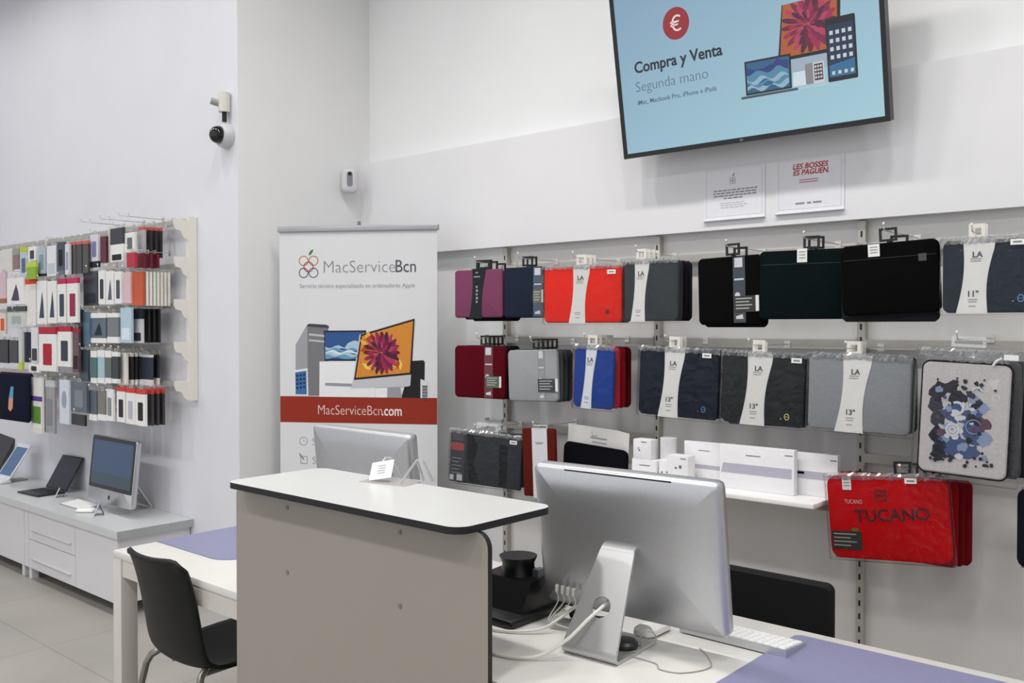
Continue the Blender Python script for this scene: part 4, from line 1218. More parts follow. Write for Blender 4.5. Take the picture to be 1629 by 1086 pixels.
# abstract ink picture: scattered blots and strokes (a plain stand-in)
rr_ = random.Random(11)
g = MB()
inks = ['2c2c34', '3c3d46', '4a5c86', '8fa3c0', 'dcdce4', '6a4a5a', '1d2030']
def blot(cx, cz, rad, mi, k):
    n = 14
    g.mat(mi)
    pts = [(cx + rad * (0.7 + 0.6 * rr_.random()) * cos(2 * pi * q / n), cz + rad * (0.7 + 0.6 * rr_.random()) * sin(2 * pi * q / n)) for q in range(n)]
    g.poly(pts, -0.0132 - 0.00003 * k, -0.0130 - 0.00003 * k)
k = 0
for (cx, cz, rad, mi) in [(-0.075, 0.085, 0.028, 0), (-0.085, 0.04, 0.022, 1), (-0.04, 0.10, 0.022, 0), (-0.075, 0.0, 0.026, 1), (-0.07, -0.06, 0.030, 6), (-0.07, -0.11, 0.024, 6), (-0.02, 0.06, 0.026, 0), (-0.03, 0.02, 0.03, 2),
                          (0.02, 0.005, 0.032, 2), (0.03, -0.045, 0.034, 2), (-0.02, -0.085, 0.034, 2), (0.025, -0.10, 0.026, 2), (0.03, 0.055, 0.02, 3), (0.055, 0.04, 0.016, 3), (0.065, -0.055, 0.022, 3), (0.055, -0.01, 0.022, 5)]:
    blot(cx, cz, rad, mi, k); k += 1
for q in range(46):
    blot(-0.08 + 0.15 * rr_.random(), -0.12 + 0.21 * rr_.random(), 0.004 + 0.009 * rr_.random(), rr_.choice([0, 1, 2, 3, 4, 4, 5, 6]), k); k += 1
for q in range(40):
    blot(-0.095 + 0.185 * rr_.random(), rr_.choice([-0.135, -0.125, 0.12, 0.105]) + 0.02 * (rr_.random() - 0.5), 0.003 + 0.004 * rr_.random(), 0, k); k += 1
for (cx, cz, r_, w_, a0, a1, mi) in [(-0.02, 0.035, 0.018, 0.008, -1.5, 2.2, 4), (-0.03, -0.035, 0.018, 0.007, 0, 6.28, 4), (-0.03, -0.035, 0.009, 0.006, 0, 6.28, 4), (0.035, 0.09, 0.014, 0.006, 0.2, 3.0, 4), (0.03, -0.02, 0.022, 0.003, 0.4, 5.2, 3)]:
    g.mat(mi); g.ring(cx, cz, r_, w_, -0.0160, -0.0152, 20, a0, a1)
g.build('ink_picture', [PAPER(h_) for h_ in inks], t, smooth=0)
g = MB()
g.poly([(0.062, 0.125), (0.098, 0.135), (0.086, 0.095)], -0.0136, -0.0131); g.ring(0.055, 0.105, 0.012, 0.003, -0.0136, -0.0131, 16); g.ring(0.088, 0.075, 0.010, 0.003, -0.0136, -0.0131, 16)
g.build('pale_emblem', PAPER('dedada'), t, smooth=0)
g = MB(); g.loft(0.310, 0.43, 0.006, [(0.006, -0.019), (0.001, -0.012), (0, 0.0), (0.001, 0.014), (0.006, 0.018)], 3); g.xf(Matrix.Translation((0.004, 0, 0.014)))
g.build('clear_bag', CLEAR('clear_bag', (0.99, 0.99, 0.99, 1), 0.010, 0.9, 0.003), t)
bag_seal(t, -0.145, 0.15, 0.215, -0.017)
bag_seal(t, -0.12, 0.12, 0.198, -0.018)
g = MB(); g.frame(-0.05, 0.228, 0.05, 0.262, 0.010, -0.001, 0.001); g.build('hang_tab', CLEAR('clear_tab', (1, 1, 1, 1), 0.25, 0.3, 0.12), t)
g = MB(); g.box(0.105, -0.0205, 0.195, 0.145, -0.0195, 0.212); g.build('price_sticker', PAPER('eeece8'), t)
g = MB(); g.tube(curve([(0.075, -0.016, 0.175), (0.085, -0.018, 0.19), (0.10, -0.018, 0.2)], 4), 0.004, 6); g.build('zip_pull', PAPER('e6e4e0'), t)
stack(['grey sleeve in clear bag behind the inky picture sleeve', 'dark sleeve last behind the inky picture sleeve'], F, 2, 0.04, ['4a4a4e', '26262a'], hang=None, dx=0.016, start=0.05)
hk('hook carrying the inky picture sleeve', -0.82, 1.482, 3.06)
# ---- bottom row
F = ((-2.953, 3.199, 0.886), 0.385, 0.25, 15)
t = sleeve('dark grey boxed sleeve with red printed badge on its left side, in clear bag', *F, '3a3e43', r=0.006, hang='clear', bag=True, roll=-3.0, price=(0.15, 0.10))
g = MB(); g.box(-0.188, -0.013, -0.120, -0.105, -0.0113, 0.120); cl = g.build('card_panel', M('2c2f36', 0.4), t)
g = MB(); g.poly(rrect(-0.186, 0.03, -0.112, 0.068, 0.015), -0.0138, -0.013); g.build('red_badge', PAPER('a8484c'), cl)
g = MB()
for k in range(5):
    g.box(-0.178, -0.0136, -0.01 - k * 0.018, -0.125 - 0.012 * (k % 2), -0.013, -0.005 - k * 0.018)
for k in range(4):
    g.box(-0.180, -0.0136, 0.082 + k * 0.008, -0.12, -0.013, 0.084 + k * 0.008)
g.build('fine_print', PAPER('7c8088'), cl)
g = MB(); g.box(-0.148, -0.0138, -0.115, -0.118, -0.013, -0.085); g.box(-0.186, -0.0138, -0.115, -0.165, -0.013, -0.09); g.build('white_patches', PAPER('c4c6c8'), cl)
g = MB(); g.poly([(-0.08, -0.115), (-0.02, -0.115), (-0.06, -0.03), (-0.04, 0.06), (-0.07, 0.115), (-0.10, 0.115), (-0.095, 0.0)], -0.0118, -0.0111); g.poly([(0.08, -0.115), (0.12, -0.115), (0.12, 0.08), (0.075, 0.08)], -0.0118, -0.0111)
g.build('printed_shapes', FAB('25282c'), t)
stack(['dark teal sleeve edge behind the red badged sleeve', 'grey sleeve last behind the red badged sleeve'], F, 2, 0.035, ['1d3230', '4a4d50'], hang='clear', dx=0.0)
hk('hook carrying the red badged grey sleeve', -2.953, 1.038, 3.13)
F = ((-2.618, 3.20, 0.905), 0.174, 0.31, 10)
t = sleeve('rust brown upright sleeve with white band down its middle', *F, '5c1c16', r=0.01, hang=None, roll=2.0)
g = MB(); g.box(-0.032, -0.0135, -0.16, 0.046, -0.0112, 0.156); bnd = g.build('paper_band', PAPER('dfdde2'), t)
g = MB()
for zz, hw in ((0.09, 0.022), (0.084, 0.015), (-0.02, 0.012)):
    g.box(-hw + 0.005, -0.0139, zz, hw + 0.005, -0.0135, zz + 0.004)
g.build('fine_print', PAPER('9a98a0'), bnd)
g = MB(); g.frame(-0.03, 0.152, 0.045, 0.172, 0.006, -0.0035, -0.0015); g.build('hang_tab', M('c8c5c0', 0.4), t)
hk('hook carrying the rust brown sleeve', -2.612, 1.071, 3.15)
F = ((-1.062, 3.159, 0.872), 0.391, 0.285, 5)
t = sleeve('large red sleeve with dark printed lettering, in clear bag below the inky sleeve', *F, 'c4040e', r=0.034, hang='black', hx=0.06, bag=True, roll=4.5, price=(0.085, 0.130), tag_=(-0.125, 0.118, 0.030, 0.046))
text(t, 'lettering', 'TUCANO', 0.058, -0.105, -0.015, -0.0122, M('4a0a10', 0.6), bold=0.02, rot=0.07, sx=0.98)
g = MB(); g.frame(-0.035, 0.06, 0.005, 0.098, 0.005, -0.0122, -0.011); g.box(-0.026, -0.0122, 0.074, -0.004, -0.011, 0.084); g.build('printed_emblem', M('5a0c12', 0.6), t)
text(t, 'lettering', 'TUCANO', 0.020, -0.137, 0.048, -0.0122, PAPER('d0a8a4'), bold=0.01, sx=0.7)
g = MB(); g.box(-0.188, -0.013, -0.112, -0.088, -0.0113, -0.048); lb = g.build('info_label', M('33302c', 0.45), t)
g = MB()
for k in range(4):
    g.box(-0.182, -0.0134, -0.060 - 0.013 * k, -0.105 - 0.02 * (k % 2), -0.013, -0.056 - 0.013 * k)
g.build('fine_print', PAPER('a9a49c'), lb)
g = MB(); g.disc(-0.108, -0.043, 0.012, 0.008, -0.013, -0.0113); g.build('green_leaf_print', PAPER('6c6a2c'), t)
stack(['red sleeve directly behind the large red lettered one', 'dark red sleeve, third on the large red stack', 'dark red sleeve, last on the large red stack'], F, 3, 0.045, ['8a0c16', '700a14', '7c101a'], hx=0.07, dx=0.010, dz=-0.004, start=0.045)
hk('hook carrying the large red stack', -1.0, 1.045, 3.09)
F = ((-0.545, 3.16, 0.899), 0.25, 0.247, 0)
sleeve('dark navy sleeve cut off by the right edge of the view', *F, '12161e', r=0.03, hang='black')
hk('hook carrying the dark navy sleeve at the right edge', -0.545, 1.05, 3.10)

# ---------------------------------------------------------------- shelf with white boxes
t = thing('wall_shelf', 'white wall shelf holding the white boxes', 'shelf', (-1.80, 3.19, 0.885))
MB().bbox(-0.515, -0.12, 0.0, 0.515, 0.31, 0.018, 0.003).build('board', WHITE, t)
for sx in (-0.36, 0.505):
    g = MB(); g.add([(sx - 0.003, 0.30, -0.07), (sx + 0.003, 0.30, -0.07), (sx + 0.003, 0.30, 0), (sx - 0.003, 0.30, 0), (sx - 0.003, -0.06, -0.012), (sx + 0.003, -0.06, -0.012), (sx + 0.003, -0.06, 0), (sx - 0.003, -0.06, 0)],
                    [(0, 1, 2, 3), (7, 6, 5, 4), (0, 4, 5, 1), (1, 5, 6, 2), (2, 6, 7, 3), (3, 7, 4, 0)]); g.build('bracket', RAILM, t)
ZS = 0.9035
BXM = PAPER('efeef0')
def wbox(label, x, y, z, w, h, d, rz=0, stripe=None, lines=(), name='product_box', grp='white product boxes on the shelf', pic=None):
    t = thing(name, label, 'box', (x, y, z), rz=rz, group=grp)
    MB().bbox(-w / 2, -d / 2, 0, w / 2, d / 2, h, 0.0015).build('carton', BXM, t)
    yf = -d / 2 - 0.0006
    if stripe:
        z0, z1, x0, x1 = stripe
        g = MB(); g.poly([(-w / 2 + x0 * w, z0 * h), (-w / 2 + x1 * w, z0 * h), (-w / 2 + x1 * w, z1 * h), (-w / 2 + (x0 + 0.03) * w, z1 * h)], yf, yf + 0.0005)
        g.build('keyboard_picture', PAPER('b9b5c4'), t)
    if lines:
        g = MB()
        for (a, b, zz, hh) in lines:
            g.box(-w / 2 + a * w, yf, zz * h, -w / 2 + b * w, yf + 0.0005, zz * h + hh)
        g.build('fine_print', PAPER('8a8a90'), t)
    if pic:
        g = MB()
        for (cx, cz, r_) in pic:
            g.disc(-w / 2 + cx * w, cz * h, r_, r_, yf, yf + 0.0005, 14)
        g.build('earbud_picture', PAPER('77777c'), t)
    return t
wbox('wide white keyboard box at front centre of the shelf', -1.552, 3.19, ZS, 0.300, 0.166, 0.030, 0, (0.36, 0.58, 0.02, 0.97), ((0.36, 0.56, 0.78, 0.004), (0.88, 0.98, 0.86, 0.004)))
wbox('white keyboard box set back at left of the wide one', -1.79, 3.235, ZS, 0.19, 0.160, 0.030, 0, (0.34, 0.44, 0.2, 0.98), ((0.35, 0.6, 0.78, 0.003),))
wbox('white keyboard box set back at the right end of the shelf', -1.342, 3.235, ZS, 0.165, 0.155, 0.030, 0, (0.40, 0.58, 0.05, 0.85), ((0.0, 0.25, 0.50, 0.009), (0.84, 0.98, 0.86, 0.005)))
wbox('small square white box with earphone picture, third from the left on the shelf', -1.862, 3.16, ZS, 0.092, 0.110, 0.055, 0, None, ((0.62, 0.9, 0.88, 0.004),), pic=((0.40, 0.55, 0.005), (0.62, 0.60, 0.007)))
wbox('low white box lying under the small upper box at left of the shelf', -2.025, 3.17, ZS, 0.115, 0.078, 0.06, 0, None, ((0.32, 0.75, 0.68, 0.004), (0.1, 0.9, 0.06, 0.004)))
wbox('small white box with two dark dots, left of the earphone box', -1.935, 3.175, ZS, 0.05, 0.085, 0.05, 0, None, (), pic=((0.3, 0.4, 0.004), (0.75, 0.42, 0.004)))
wbox('small white box on top of the low white box', -2.035, 3.17, ZS + 0.0785, 0.085, 0.080, 0.055, 0, None, ((0.45, 0.75, 0.85, 0.004),), pic=((0.35, 0.45, 0.004), (0.3, 0.55, 0.003)))
g = MB().lathe([(0.034, 0.0), (0.034, 0.082), (0.031, 0.084)], 24).build('white_tin', M('e2e3e4', 0.25), loc=(-1.945, 3.20, ZS + 0.0855))
tag(g, 'white round tin standing on the small box at left of the shelf', 'tin')
t = thing('hanging_pack', 'white card-topped pack holding a black sleeve, hanging behind the large silver computer', 'sleeve', (-2.36, 3.28, 0.94), rot=(0, radians(3), 0))
g = MB(); g.poly([(-0.165, -0.04), (0.165, -0.04), (0.165, 0.13), (0.10, 0.137), (-0.165, 0.135)], 0.0, 0.003); cd = g.build('card_header', PAPER('ebe9e6'), t)
g = MB(); g.box(-0.04, -0.0006, 0.085, 0.05, 0, 0.092); g.box(-0.03, -0.0006, 0.067, 0.05, 0, 0.072); g.build('fine_print', PAPER('a3a1a0'), cd)
g = MB(); g.loft(0.345, 0.22, 0.03, [(0.01, -0.024), (0.003, -0.02), (0, -0.012), (0.004, -0.002)], 6); g.xf(Matrix.Translation((0.0, 0, -0.052))); g.build('case', FAB('08090f'), t)
wall_hook('hook carrying the white card-topped pack', -2.36, 1.04, 3.25, YW, HG)

# ---------------------------------------------------------------- accessory wall on the left
PACKS=[
(-4.83, 2.45, 2.069, 0.061, 0.165, 'b4b0b6', None, ('c8605a', 0.1), None, 'grey blister pack with red tab, right end of top row', (4, 0.03, '2c2a2e', 'black blister pack edge in red-tabbed stack, right end of top row', ('c8605a', 0.1))),
(-4.788, 2.37, 1.921, 0.094, 0.078, 'b8183a', None, None, None, 'small crimson packet hanging low under the top row', (3, 0.04, '6e0c20', 'dark maroon packet behind the small crimson packet')),
(-4.882, 2.41, 2.039, 0.109, 0.107, 'ecebe8', ('rect', '6a6e74'), None, None, 'white pack with grey panel above the small crimson packet', None),
(-5.013, 2.4, 2.071, 0.149, 0.186, 'ecebe8', ('low', '222428'), ('44464c', 0.48), None, 'white pack with dark upper half in top row', None),
(-5.176, 2.4, 2.036, 0.074, 0.15, '5a1824', None, None, None, 'narrow maroon pack in top row', None),
(-5.291, 2.4, 2.055, 0.099, 0.189, 'd8d8e2', ('rect', '7c7ca6'), None, ('26262a', 0.18), 'blister pack holding a purple item in top row', None),
(-5.36, 2.38, 2.021, 0.07, 0.186, '484644', None, ('c86860', 0.09), None, 'dark grey pack with red top, rightmost of three in top row', None),
(-5.443, 2.38, 2.023, 0.071, 0.189, '3e3d3c', None, ('c86860', 0.09), None, 'dark grey pack with red top, middle of three in top row', None),
(-5.527, 2.38, 2.024, 0.073, 0.19, '54524e', None, ('c86860', 0.09), None, 'dark grey pack with red top, leftmost of three in top row', None),
(-5.344, 2.4, 1.842, 0.178, 0.197, '343a42', ('low', '262a30'), ('484e56', 0.12), None, 'charcoal boxed pack, second row beside the white phone packs', None),
(-5.199, 2.4, 1.844, 0.082, 0.194, 'ecebe8', ('rect', '3a3f48'), None, None, 'white pack with slim dark picture, second row, left of three', None),
(-5.099, 2.4, 1.836, 0.094, 0.188, 'ecebe8', ('tri', '60606e'), None, None, 'white pack with dark wedge picture, second row, middle of three', None),
(-5.001, 2.4, 1.829, 0.078, 0.179, 'ecebe8', ('rect', '4c525c'), None, None, 'white pack with tall slate picture, second row, right of three', None),
(-4.922, 2.41, 1.823, 0.097, 0.171, 'dcbcc2', None, None, None, 'pale pink clear pack beside the orange pack', None),
(-4.82, 2.42, 1.822, 0.122, 0.185, 'c8542a', None, None, None, 'orange pack fronting the white stack in second row', (7, 0.021, 'eeece4', 'white card edge in the stack behind the orange pack')),
(-5.482, 2.39, 1.624, 0.104, 0.223, '364352', None, None, None, 'dark slate pack at left of third row cluster', None),
(-5.378, 2.39, 1.608, 0.078, 0.191, '5a7488', None, None, None, 'narrow blue grey pack in third row', None),
(-5.247, 2.4, 1.6, 0.196, 0.171, '56687a', ('tri', '222a3c'), ('ecebe8', 0.16), ('ecebe8', 0.16), 'white capped pack with dark blue phones in third row', None),
(-5.068, 2.4, 1.598, 0.13, 0.167, '74787c', None, ('ecebe8', 0.14), ('ecebe8', 0.2), 'white capped grey pack in third row', None),
(-4.932, 2.41, 1.628, 0.125, 0.195, 'b4cddb', ('low', 'd8e4ee'), None, None, 'light blue clear pack in third row', None),
(-4.879, 2.45, 1.621, 0.103, 0.188, 'd2d4d4', ('low', '30343a'), ('24282e', 0.3), None, 'clear pack with white middle band in third row', (4, 0.03, '1c1e20', 'black pack edge at right end of third row')),
(-5.414, 2.39, 1.387, 0.11, 0.185, '3c4a52', None, None, None, 'dark teal grey pack at left of fourth row', None),
(-5.306, 2.4, 1.381, 0.077, 0.186, '4e7270', None, ('ecebe8', 0.2), ('ecebe8', 0.16), 'white capped green pack in fourth row', None),
(-5.214, 2.4, 1.386, 0.083, 0.188, 'a4c2ce', None, ('ecebe8', 0.2), ('ecebe8', 0.16), 'white capped pale blue pack in fourth row', None),
(-5.125, 2.4, 1.384, 0.073, 0.182, '5e685e', None, ('ecebe8', 0.2), ('ecebe8', 0.16), 'white capped olive pack in fourth row', None),
(-5.041, 2.4, 1.379, 0.071, 0.174, '2c3238', None, ('ecebe8', 0.14), ('ecebe8', 0.14), 'white capped black pack in fourth row', None),
(-5.014, 2.43, 1.375, 0.085, 0.18, 'eeebe6', None, None, None, 'white pack fronting the striped stack in fourth row', (4, 0.024, '302c2c', 'dark edged pack in the striped stack of fourth row', ('ecebe8', 0.12), ('ecebe8', 0.16))),
(-4.923, 2.52, 1.364, 0.123, 0.174, '39404e', None, ('ecebe8', 0.08), ('ecebe8', 0.2), 'navy phone pack at right end of fourth row', (1, 0.03, '222222', 'black pack edge closing the right end of fourth row', None, ('ecebe8', 0.25))),
(-5.3, 2.39, 1.152, 0.1, 0.172, '55606a', None, None, ('ecebe8', 0.2), 'slate pack with white foot in bottom row', None),
(-5.192, 2.39, 1.157, 0.089, 0.17, '7a7670', None, None, ('ecebe8', 0.2), 'taupe pack with white foot in bottom row', None),
(-5.113, 2.4, 1.167, 0.087, 0.179, 'ecebe8', ('rect', '8a8e92'), None, None, 'white pack with grey picture in bottom row', None),
(-4.997, 2.41, 1.186, 0.099, 0.198, 'ecebe8', ('rect', '342830'), ('c8443c', 0.13), None, 'red topped white phone pack in bottom row, left of three', None),
(-4.887, 2.41, 1.183, 0.096, 0.198, 'ecebe8', ('rect', 'b8b6be'), ('c8443c', 0.13), None, 'red topped white phone pack in bottom row, middle of three', None),
(-4.793, 2.42, 1.18, 0.107, 0.199, 'ecebe8', ('rect', '2a2028'), ('c8443c', 0.13), None, 'red topped white phone pack in bottom row, right of three', (3, 0.032, '3a3638', 'dark pack edge at right end of bottom row', ('c8443c', 0.13))),
(-6.477, 2.36, 2.035, 0.172, 0.149, 'd8d6d0', None, None, None, 'plain cream pack at far left of top row', None),
(-6.324, 2.36, 2.027, 0.098, 0.131, '8a6a68', None, ('9a9a98', 0.3), None, 'brown grey pack at far left of top row', None),
(-6.203, 2.36, 2.032, 0.114, 0.189, 'b8c4d0', ('rect', '5a6a7c'), ('b8c83a', 0.16), None, 'pale blue pack with lime header in top row', None),
(-6.069, 2.36, 2.028, 0.12, 0.095, 'ecebe8', ('rect', '40464c'), None, None, 'short white pack above the lime green packet', None),
(-6.009, 2.33, 1.925, 0.146, 0.106, '86ae1a', None, ('c0d050', 0.3), None, 'small lime green packet under the top row', None),
(-5.927, 2.36, 2.012, 0.116, 0.175, 'b0bcc6', ('rect', '7c98ac'), None, ('20242a', 0.08), 'pale grey pack with blue item in top row', None),
(-5.779, 2.36, 2.015, 0.129, 0.184, 'e2e4e8', ('low', 'c2c6ce'), None, None, 'plain white pack near middle of top row', None),
(-5.649, 2.36, 2.03, 0.101, 0.207, '3c4652', ('rect', '10141c'), None, ('687480', 0.18), 'black phone case pack in top row', None),
(-5.558, 2.36, 2.013, 0.057, 0.182, 'dcdce6', ('rect', 'a0a0b4'), None, None, 'narrow white pack left of the red topped trio', None),
(-6.5, 2.34, 1.881, 0.112, 0.203, 'd8bcc4', None, None, ('a8684c', 0.15), 'pinkish pack at far left of second row', None),
(-6.287, 2.34, 1.837, 0.272, 0.171, 'ecebe8', ('tri', '50465e'), None, None, 'white pack with purple wedge picture in second row', None),
(-6.074, 2.35, 1.826, 0.166, 0.298, 'e6e2dc', None, ('d8482a', 0.12), None, 'tall white pack with orange top in second row', None),
(-5.902, 2.35, 1.804, 0.142, 0.265, 'ecebe8', ('tri', '3e4c5a'), None, None, 'tall white pack with wedge picture, left of second row set', None),
(-5.751, 2.35, 1.799, 0.128, 0.256, 'ecebe8', ('tri', '3e4c5a'), None, None, 'tall white pack with wedge picture, right of second row set', None),
(-5.613, 2.35, 1.809, 0.116, 0.263, 'ecebe8', ('rect', '3c4654'), ('b83058', 0.12), None, 'tall white pack with slate phone picture and red corner', None),
(-5.467, 2.35, 1.808, 0.144, 0.262, 'ecebe8', ('rect', '98264e'), ('c03060', 0.12), None, 'tall white pack with crimson phone picture', None),
(-6.275, 2.34, 1.654, 0.3, 0.033, '26322e', None, None, None, 'flat black packet at left under second row', None),
(-6.276, 2.34, 1.613, 0.281, 0.089, 'c8d0c6', ('rect', 'a8b0a8'), None, None, 'pale green packet at left under second row', None),
(-6.505, 2.34, 1.612, 0.112, 0.138, 'dcd4cc', ('rect', 'd85a28'), None, None, 'white packet with orange stripe at far left', None),
(-6.516, 2.35, 1.437, 0.153, 0.155, '0c0e12', None, None, None, 'black packet at far left of third row', None),
(-6.352, 2.35, 1.434, 0.138, 0.148, '2c2e33', None, None, None, 'charcoal packet in third row left of the price strip', None),
(-6.159, 2.32, 1.504, 0.057, 0.256, 'c8ccc8', None, None, ('c2cc50', 0.2), 'narrow hanging price strip with lime foot', None),
(-6.139, 2.35, 1.488, 0.113, 0.192, '1c2438', None, None, None, 'navy packet right of the narrow price strip', None),
(-6.016, 2.35, 1.516, 0.101, 0.225, 'e4e0e2', ('low', '40404a'), None, None, 'white pack edge left of the red phone pack', None),
(-5.801, 2.34, 1.52, 0.243, 0.269, 'ecebe8', ('rect', 'ae1c32'), ('b02840', 0.16), None, 'white pack with red phone picture in third row', None),
(-5.583, 2.35, 1.524, 0.181, 0.24, 'ecebe8', ('rect', '36404c'), ('b02840', 0.13), None, 'white pack with dark phone picture in third row', None),
(-5.453, 2.36, 1.513, 0.08, 0.259, '5e464c', ('low', '2a2428'), ('98303c', 0.1), None, 'mauve grey pack in third row beside the teal pack', None),
(-5.978, 2.33, 1.289, 0.155, 0.051, 'ecebe8', ('rect', '303438'), None, None, 'small white box under the red phone pack', None),
(-5.965, 2.34, 1.206, 0.163, 0.346, 'e6e2de', ('low', '5c8838'), None, ('dcdcd4', 0.1), 'tall white box with purple stripe in bottom row', None),
(-5.824, 2.36, 1.191, 0.148, 0.322, '9a9a9c', ('rect', '85878c'), ('c8ccd0', 0.12), None, 'tall grey box beside the purple striped box', None),
(-5.613, 2.36, 1.203, 0.133, 0.264, 'd4dae2', ('oval', '96a4b4'), None, None, 'white blister pack holding a mouse in bottom row', None),
(-5.44, 2.37, 1.195, 0.207, 0.175, '5a636a', ('rect', '7c878e'), None, None, 'grey pack beside the mouse blister pack', None),
(-5.45, 2.37, 1.005, 0.176, 0.063, '1c1e22', None, None, None, 'black packet hanging lowest beside the mouse pack', None),
]
PM = M('e2dfd6', 0.45, 0, 0.02)
t = thing('display_post', 'cream slotted end post of the accessory wall with stepped shelf arms', 'display rail', (-4.585, 2.625, 1.12))
MB().box(-0.016, -0.045, 0, 0.016, 0.003, 1.0).build('post', PM, t)
g = MB()
for k in range(19):
    g.box(-0.0166, -0.03, 0.04 + k * 0.05, -0.0158, -0.022, 0.062 + k * 0.05)
g.build('slots', M('8f8b84', 0.5), t)
for z in (2.05, 1.85, 1.62, 1.39, 1.18):
    zz = z - 1.12
    g = MB()
    P_ = [(-0.045, zz + 0.05), (-0.045, zz - 0.06), (-0.07, zz - 0.045), (-0.085, zz - 0.012), (-0.115, zz - 0.005), (-0.125, zz + 0.02), (-0.125, zz + 0.05)]
    n = len(P_)
    g.add([(-0.004, p[0], p[1]) for p in P_] + [(0.004, p[0], p[1]) for p in P_], [tuple(range(n)), tuple(reversed(range(n, 2 * n)))] + [((k + 1) % n, k, k + n, (k + 1) % n + n) for k in range(n)])
    g.build('shelf_arm', PM, t)
for z, rn in ((2.085, 'top'), (1.845, 'second'), (1.625, 'third'), (1.395, 'fourth'), (1.19, 'bottom')):
    for x0, x1, bn in ((-5.50, -4.61, 'right'), (-6.42, -5.515, 'middle'), (-7.3, -6.435, 'left')):
        o = MB().box(-(x1 - x0) / 2, -0.012, 0, (x1 - x0) / 2, 0.010, 0.026).build('crossbar', M('b5b2ac', 0.4, 0.2, 0.02), loc=((x0 + x1) / 2, 2.60, z))
        tag(o, 'grey crossbar of the accessory wall, %s row, %s bay' % (rn, bn), 'display rail', 'crossbars of the accessory wall')
        for sx in (-1, 1):
            pass
for x, lab in ((-5.508, 'right and middle'), (-6.428, 'middle and left')):
    t = thing('display_post', 'cream post between the %s bays of the accessory wall' % lab, 'display rail', (x, 2.625, 1.05))
    MB().box(-0.0065, -0.045, 0, 0.0065, 0.003, 1.08).build('post', PM, t)

def pack(label, x, y, ztop, w, h, body, pic, top, bot, group, th=0.013, tab=True):
    t = thing('hanging_pack', label, 'package', (x, y, ztop - h), group=group)
    W2 = w / 2
    MB().box(-W2, -th / 2, 0, W2, th / 2, h).build('pack_body', M(body, 0.35, 0, 0.04, 60), t, smooth=0)
    yf = -th / 2 - 0.0006
    zl, zh = 0.0, h
    if top:
        c, f_ = top
        g = MB(); g.box(-W2 * 1.01, yf, h * (1 - f_), W2 * 1.01, th / 2 + 0.0006, h * 1.003); g.build('top_panel', PAPER(c), t, smooth=0); zh = h * (1 - f_)
    if bot:
        c, f_ = bot
        g = MB(); g.box(-W2 * 1.01, yf, -0.001, W2 * 1.01, th / 2 + 0.0006, h * f_); g.build('bottom_panel', PAPER(c), t, smooth=0); zl = h * f_
    if pic:
        k, c = pic
        H = zh - zl
        g = MB()
        if k == 'rect': g.poly(rrect(-W2 * 0.5, zl + H * 0.16, W2 * 0.55, zl + H * 0.74, min(0.008, W2 * 0.2)), yf - 0.0004, yf + 0.0003)
        elif k == 'tri': g.poly([(-W2 * 0.5, zl + H * 0.14), (W2 * 0.5, zl + H * 0.14), (W2 * 0.35, zl + H * 0.5), (W2 * 0.12, zl + H * 0.76)], yf - 0.0004, yf + 0.0003)
        elif k == 'low': g.poly(rrect(-W2 * 0.75, zl + H * 0.08, W2 * 0.75, zl + H * 0.42, 0.004), yf - 0.0004, yf + 0.0003)
        elif k == 'oval': g.disc(0, zl + H * 0.55, W2 * 0.5, H * 0.2, yf - 0.0004, yf + 0.0003)
        g.build('picture', PAPER(c), t, smooth=0)
    if tab:
        g = MB(); g.frame(-min(W2, 0.018), h, min(W2, 0.018), h + 0.022, 0.006, -0.001, 0.001); g.build('hang_tab', CLEAR('tab_plastic', (0.95, 0.95, 0.95, 1), 0.2, 0, 0.3), t, smooth=0)
    return t
HG2 = 'display hooks on the accessory wall'
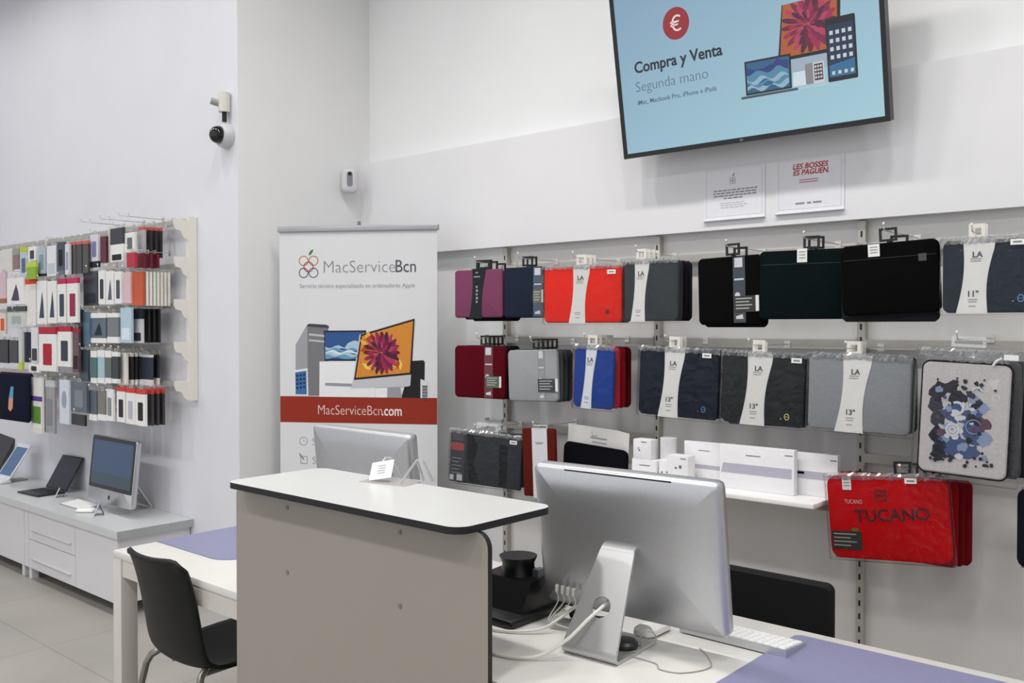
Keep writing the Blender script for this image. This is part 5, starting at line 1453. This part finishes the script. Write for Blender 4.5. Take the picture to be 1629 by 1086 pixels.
for (x, y, zt, w, h, body, pic, top, bot, lab, beh) in PACKS:
    grp = 'packages hanging on the accessory wall'
    low = zt - h < 0
    pack(lab, x, y, zt, w, h, body, pic, top, bot, grp)
    wall_hook('hook of the ' + lab, x, zt + 0.011, y - 0.02, 2.59, HG2, 0.0016)
    if beh:
        n, sp, bc, bl = beh[:4]
        btop = beh[4] if len(beh) > 4 else None
        bbot = beh[5] if len(beh) > 5 else None
        for k in range(n):
            yy = y + 0.006 + sp * (k + 1) if sp > 0.022 else y + sp * (k + 1)
            if yy > 2.57: break
            pack(bl, x, yy, zt, w, h, bc, None, btop, bbot, bl + 's' if not bl.endswith('s') else bl, th=min(0.013, sp * 0.7))
# bare wire hooks standing above the top row
for k, x in enumerate((-4.75, -4.86, -4.97, -5.08, -5.2, -5.32)):
    wall_hook(('first', 'second', 'third', 'fourth', 'fifth', 'sixth')[k] + ' bare wire hook from the end post above the top row', x, 2.112 + 0.012 * (k % 2), 2.34, 2.59, HG2, 0.0016)
# dark cloth pouch with a coloured tag
t = sleeve('dark navy cloth pouch with blue and orange tag, bottom left of the accessory wall', (-6.245, 2.30, 1.07), 0.47, 0.30, 3, '171a2c', r=0.03, hang=None, name='cloth_pouch', cat='pouch', group='pouches on the accessory wall')
g = MB(); g.mat(0); g.poly([(-0.03, -0.005), (0.028, -0.005), (0.035, 0.07), (0.0, 0.07)], -0.0135, -0.0115); g.mat(1); g.poly([(-0.04, -0.075), (-0.01, -0.09), (0.02, -0.07), (0.028, -0.005), (-0.03, -0.005)], -0.0135, -0.0115)
g.build('paper_tag', [PAPER('5a9ec8'), PAPER('d89a78')], t, smooth=0)
sleeve('plum cloth pouch mostly hidden behind the dark navy pouch', (-6.30, 2.34, 1.075), 0.47, 0.30, 3, '3a1440', r=0.03, hang=None, name='cloth_pouch', cat='pouch', group='pouches on the accessory wall')
wall_hook('hook carrying the two cloth pouches', -6.26, 1.245, 2.26, 2.59, HG2)
# purple stripe on the tall white box
for o in list(COL.objects):
    if o.get('label', '') == 'tall white box with purple stripe in bottom row':
        b_ = [c for c in o.children if c.name.startswith('pack_body')][0]
        xs = [v.co.x for v in b_.data.vertices]; zs = [v.co.z for v in b_.data.vertices]; ys = [v.co.y for v in b_.data.vertices]
        W2, h = max(xs), max(zs)
        MB().box(-W2 * 1.01, min(ys) - 0.0008, h * 0.575, W2 * 1.01, min(ys) + 0.001, h * 0.66).build('purple_stripe', PAPER('5a3a88'), o, smooth=0)
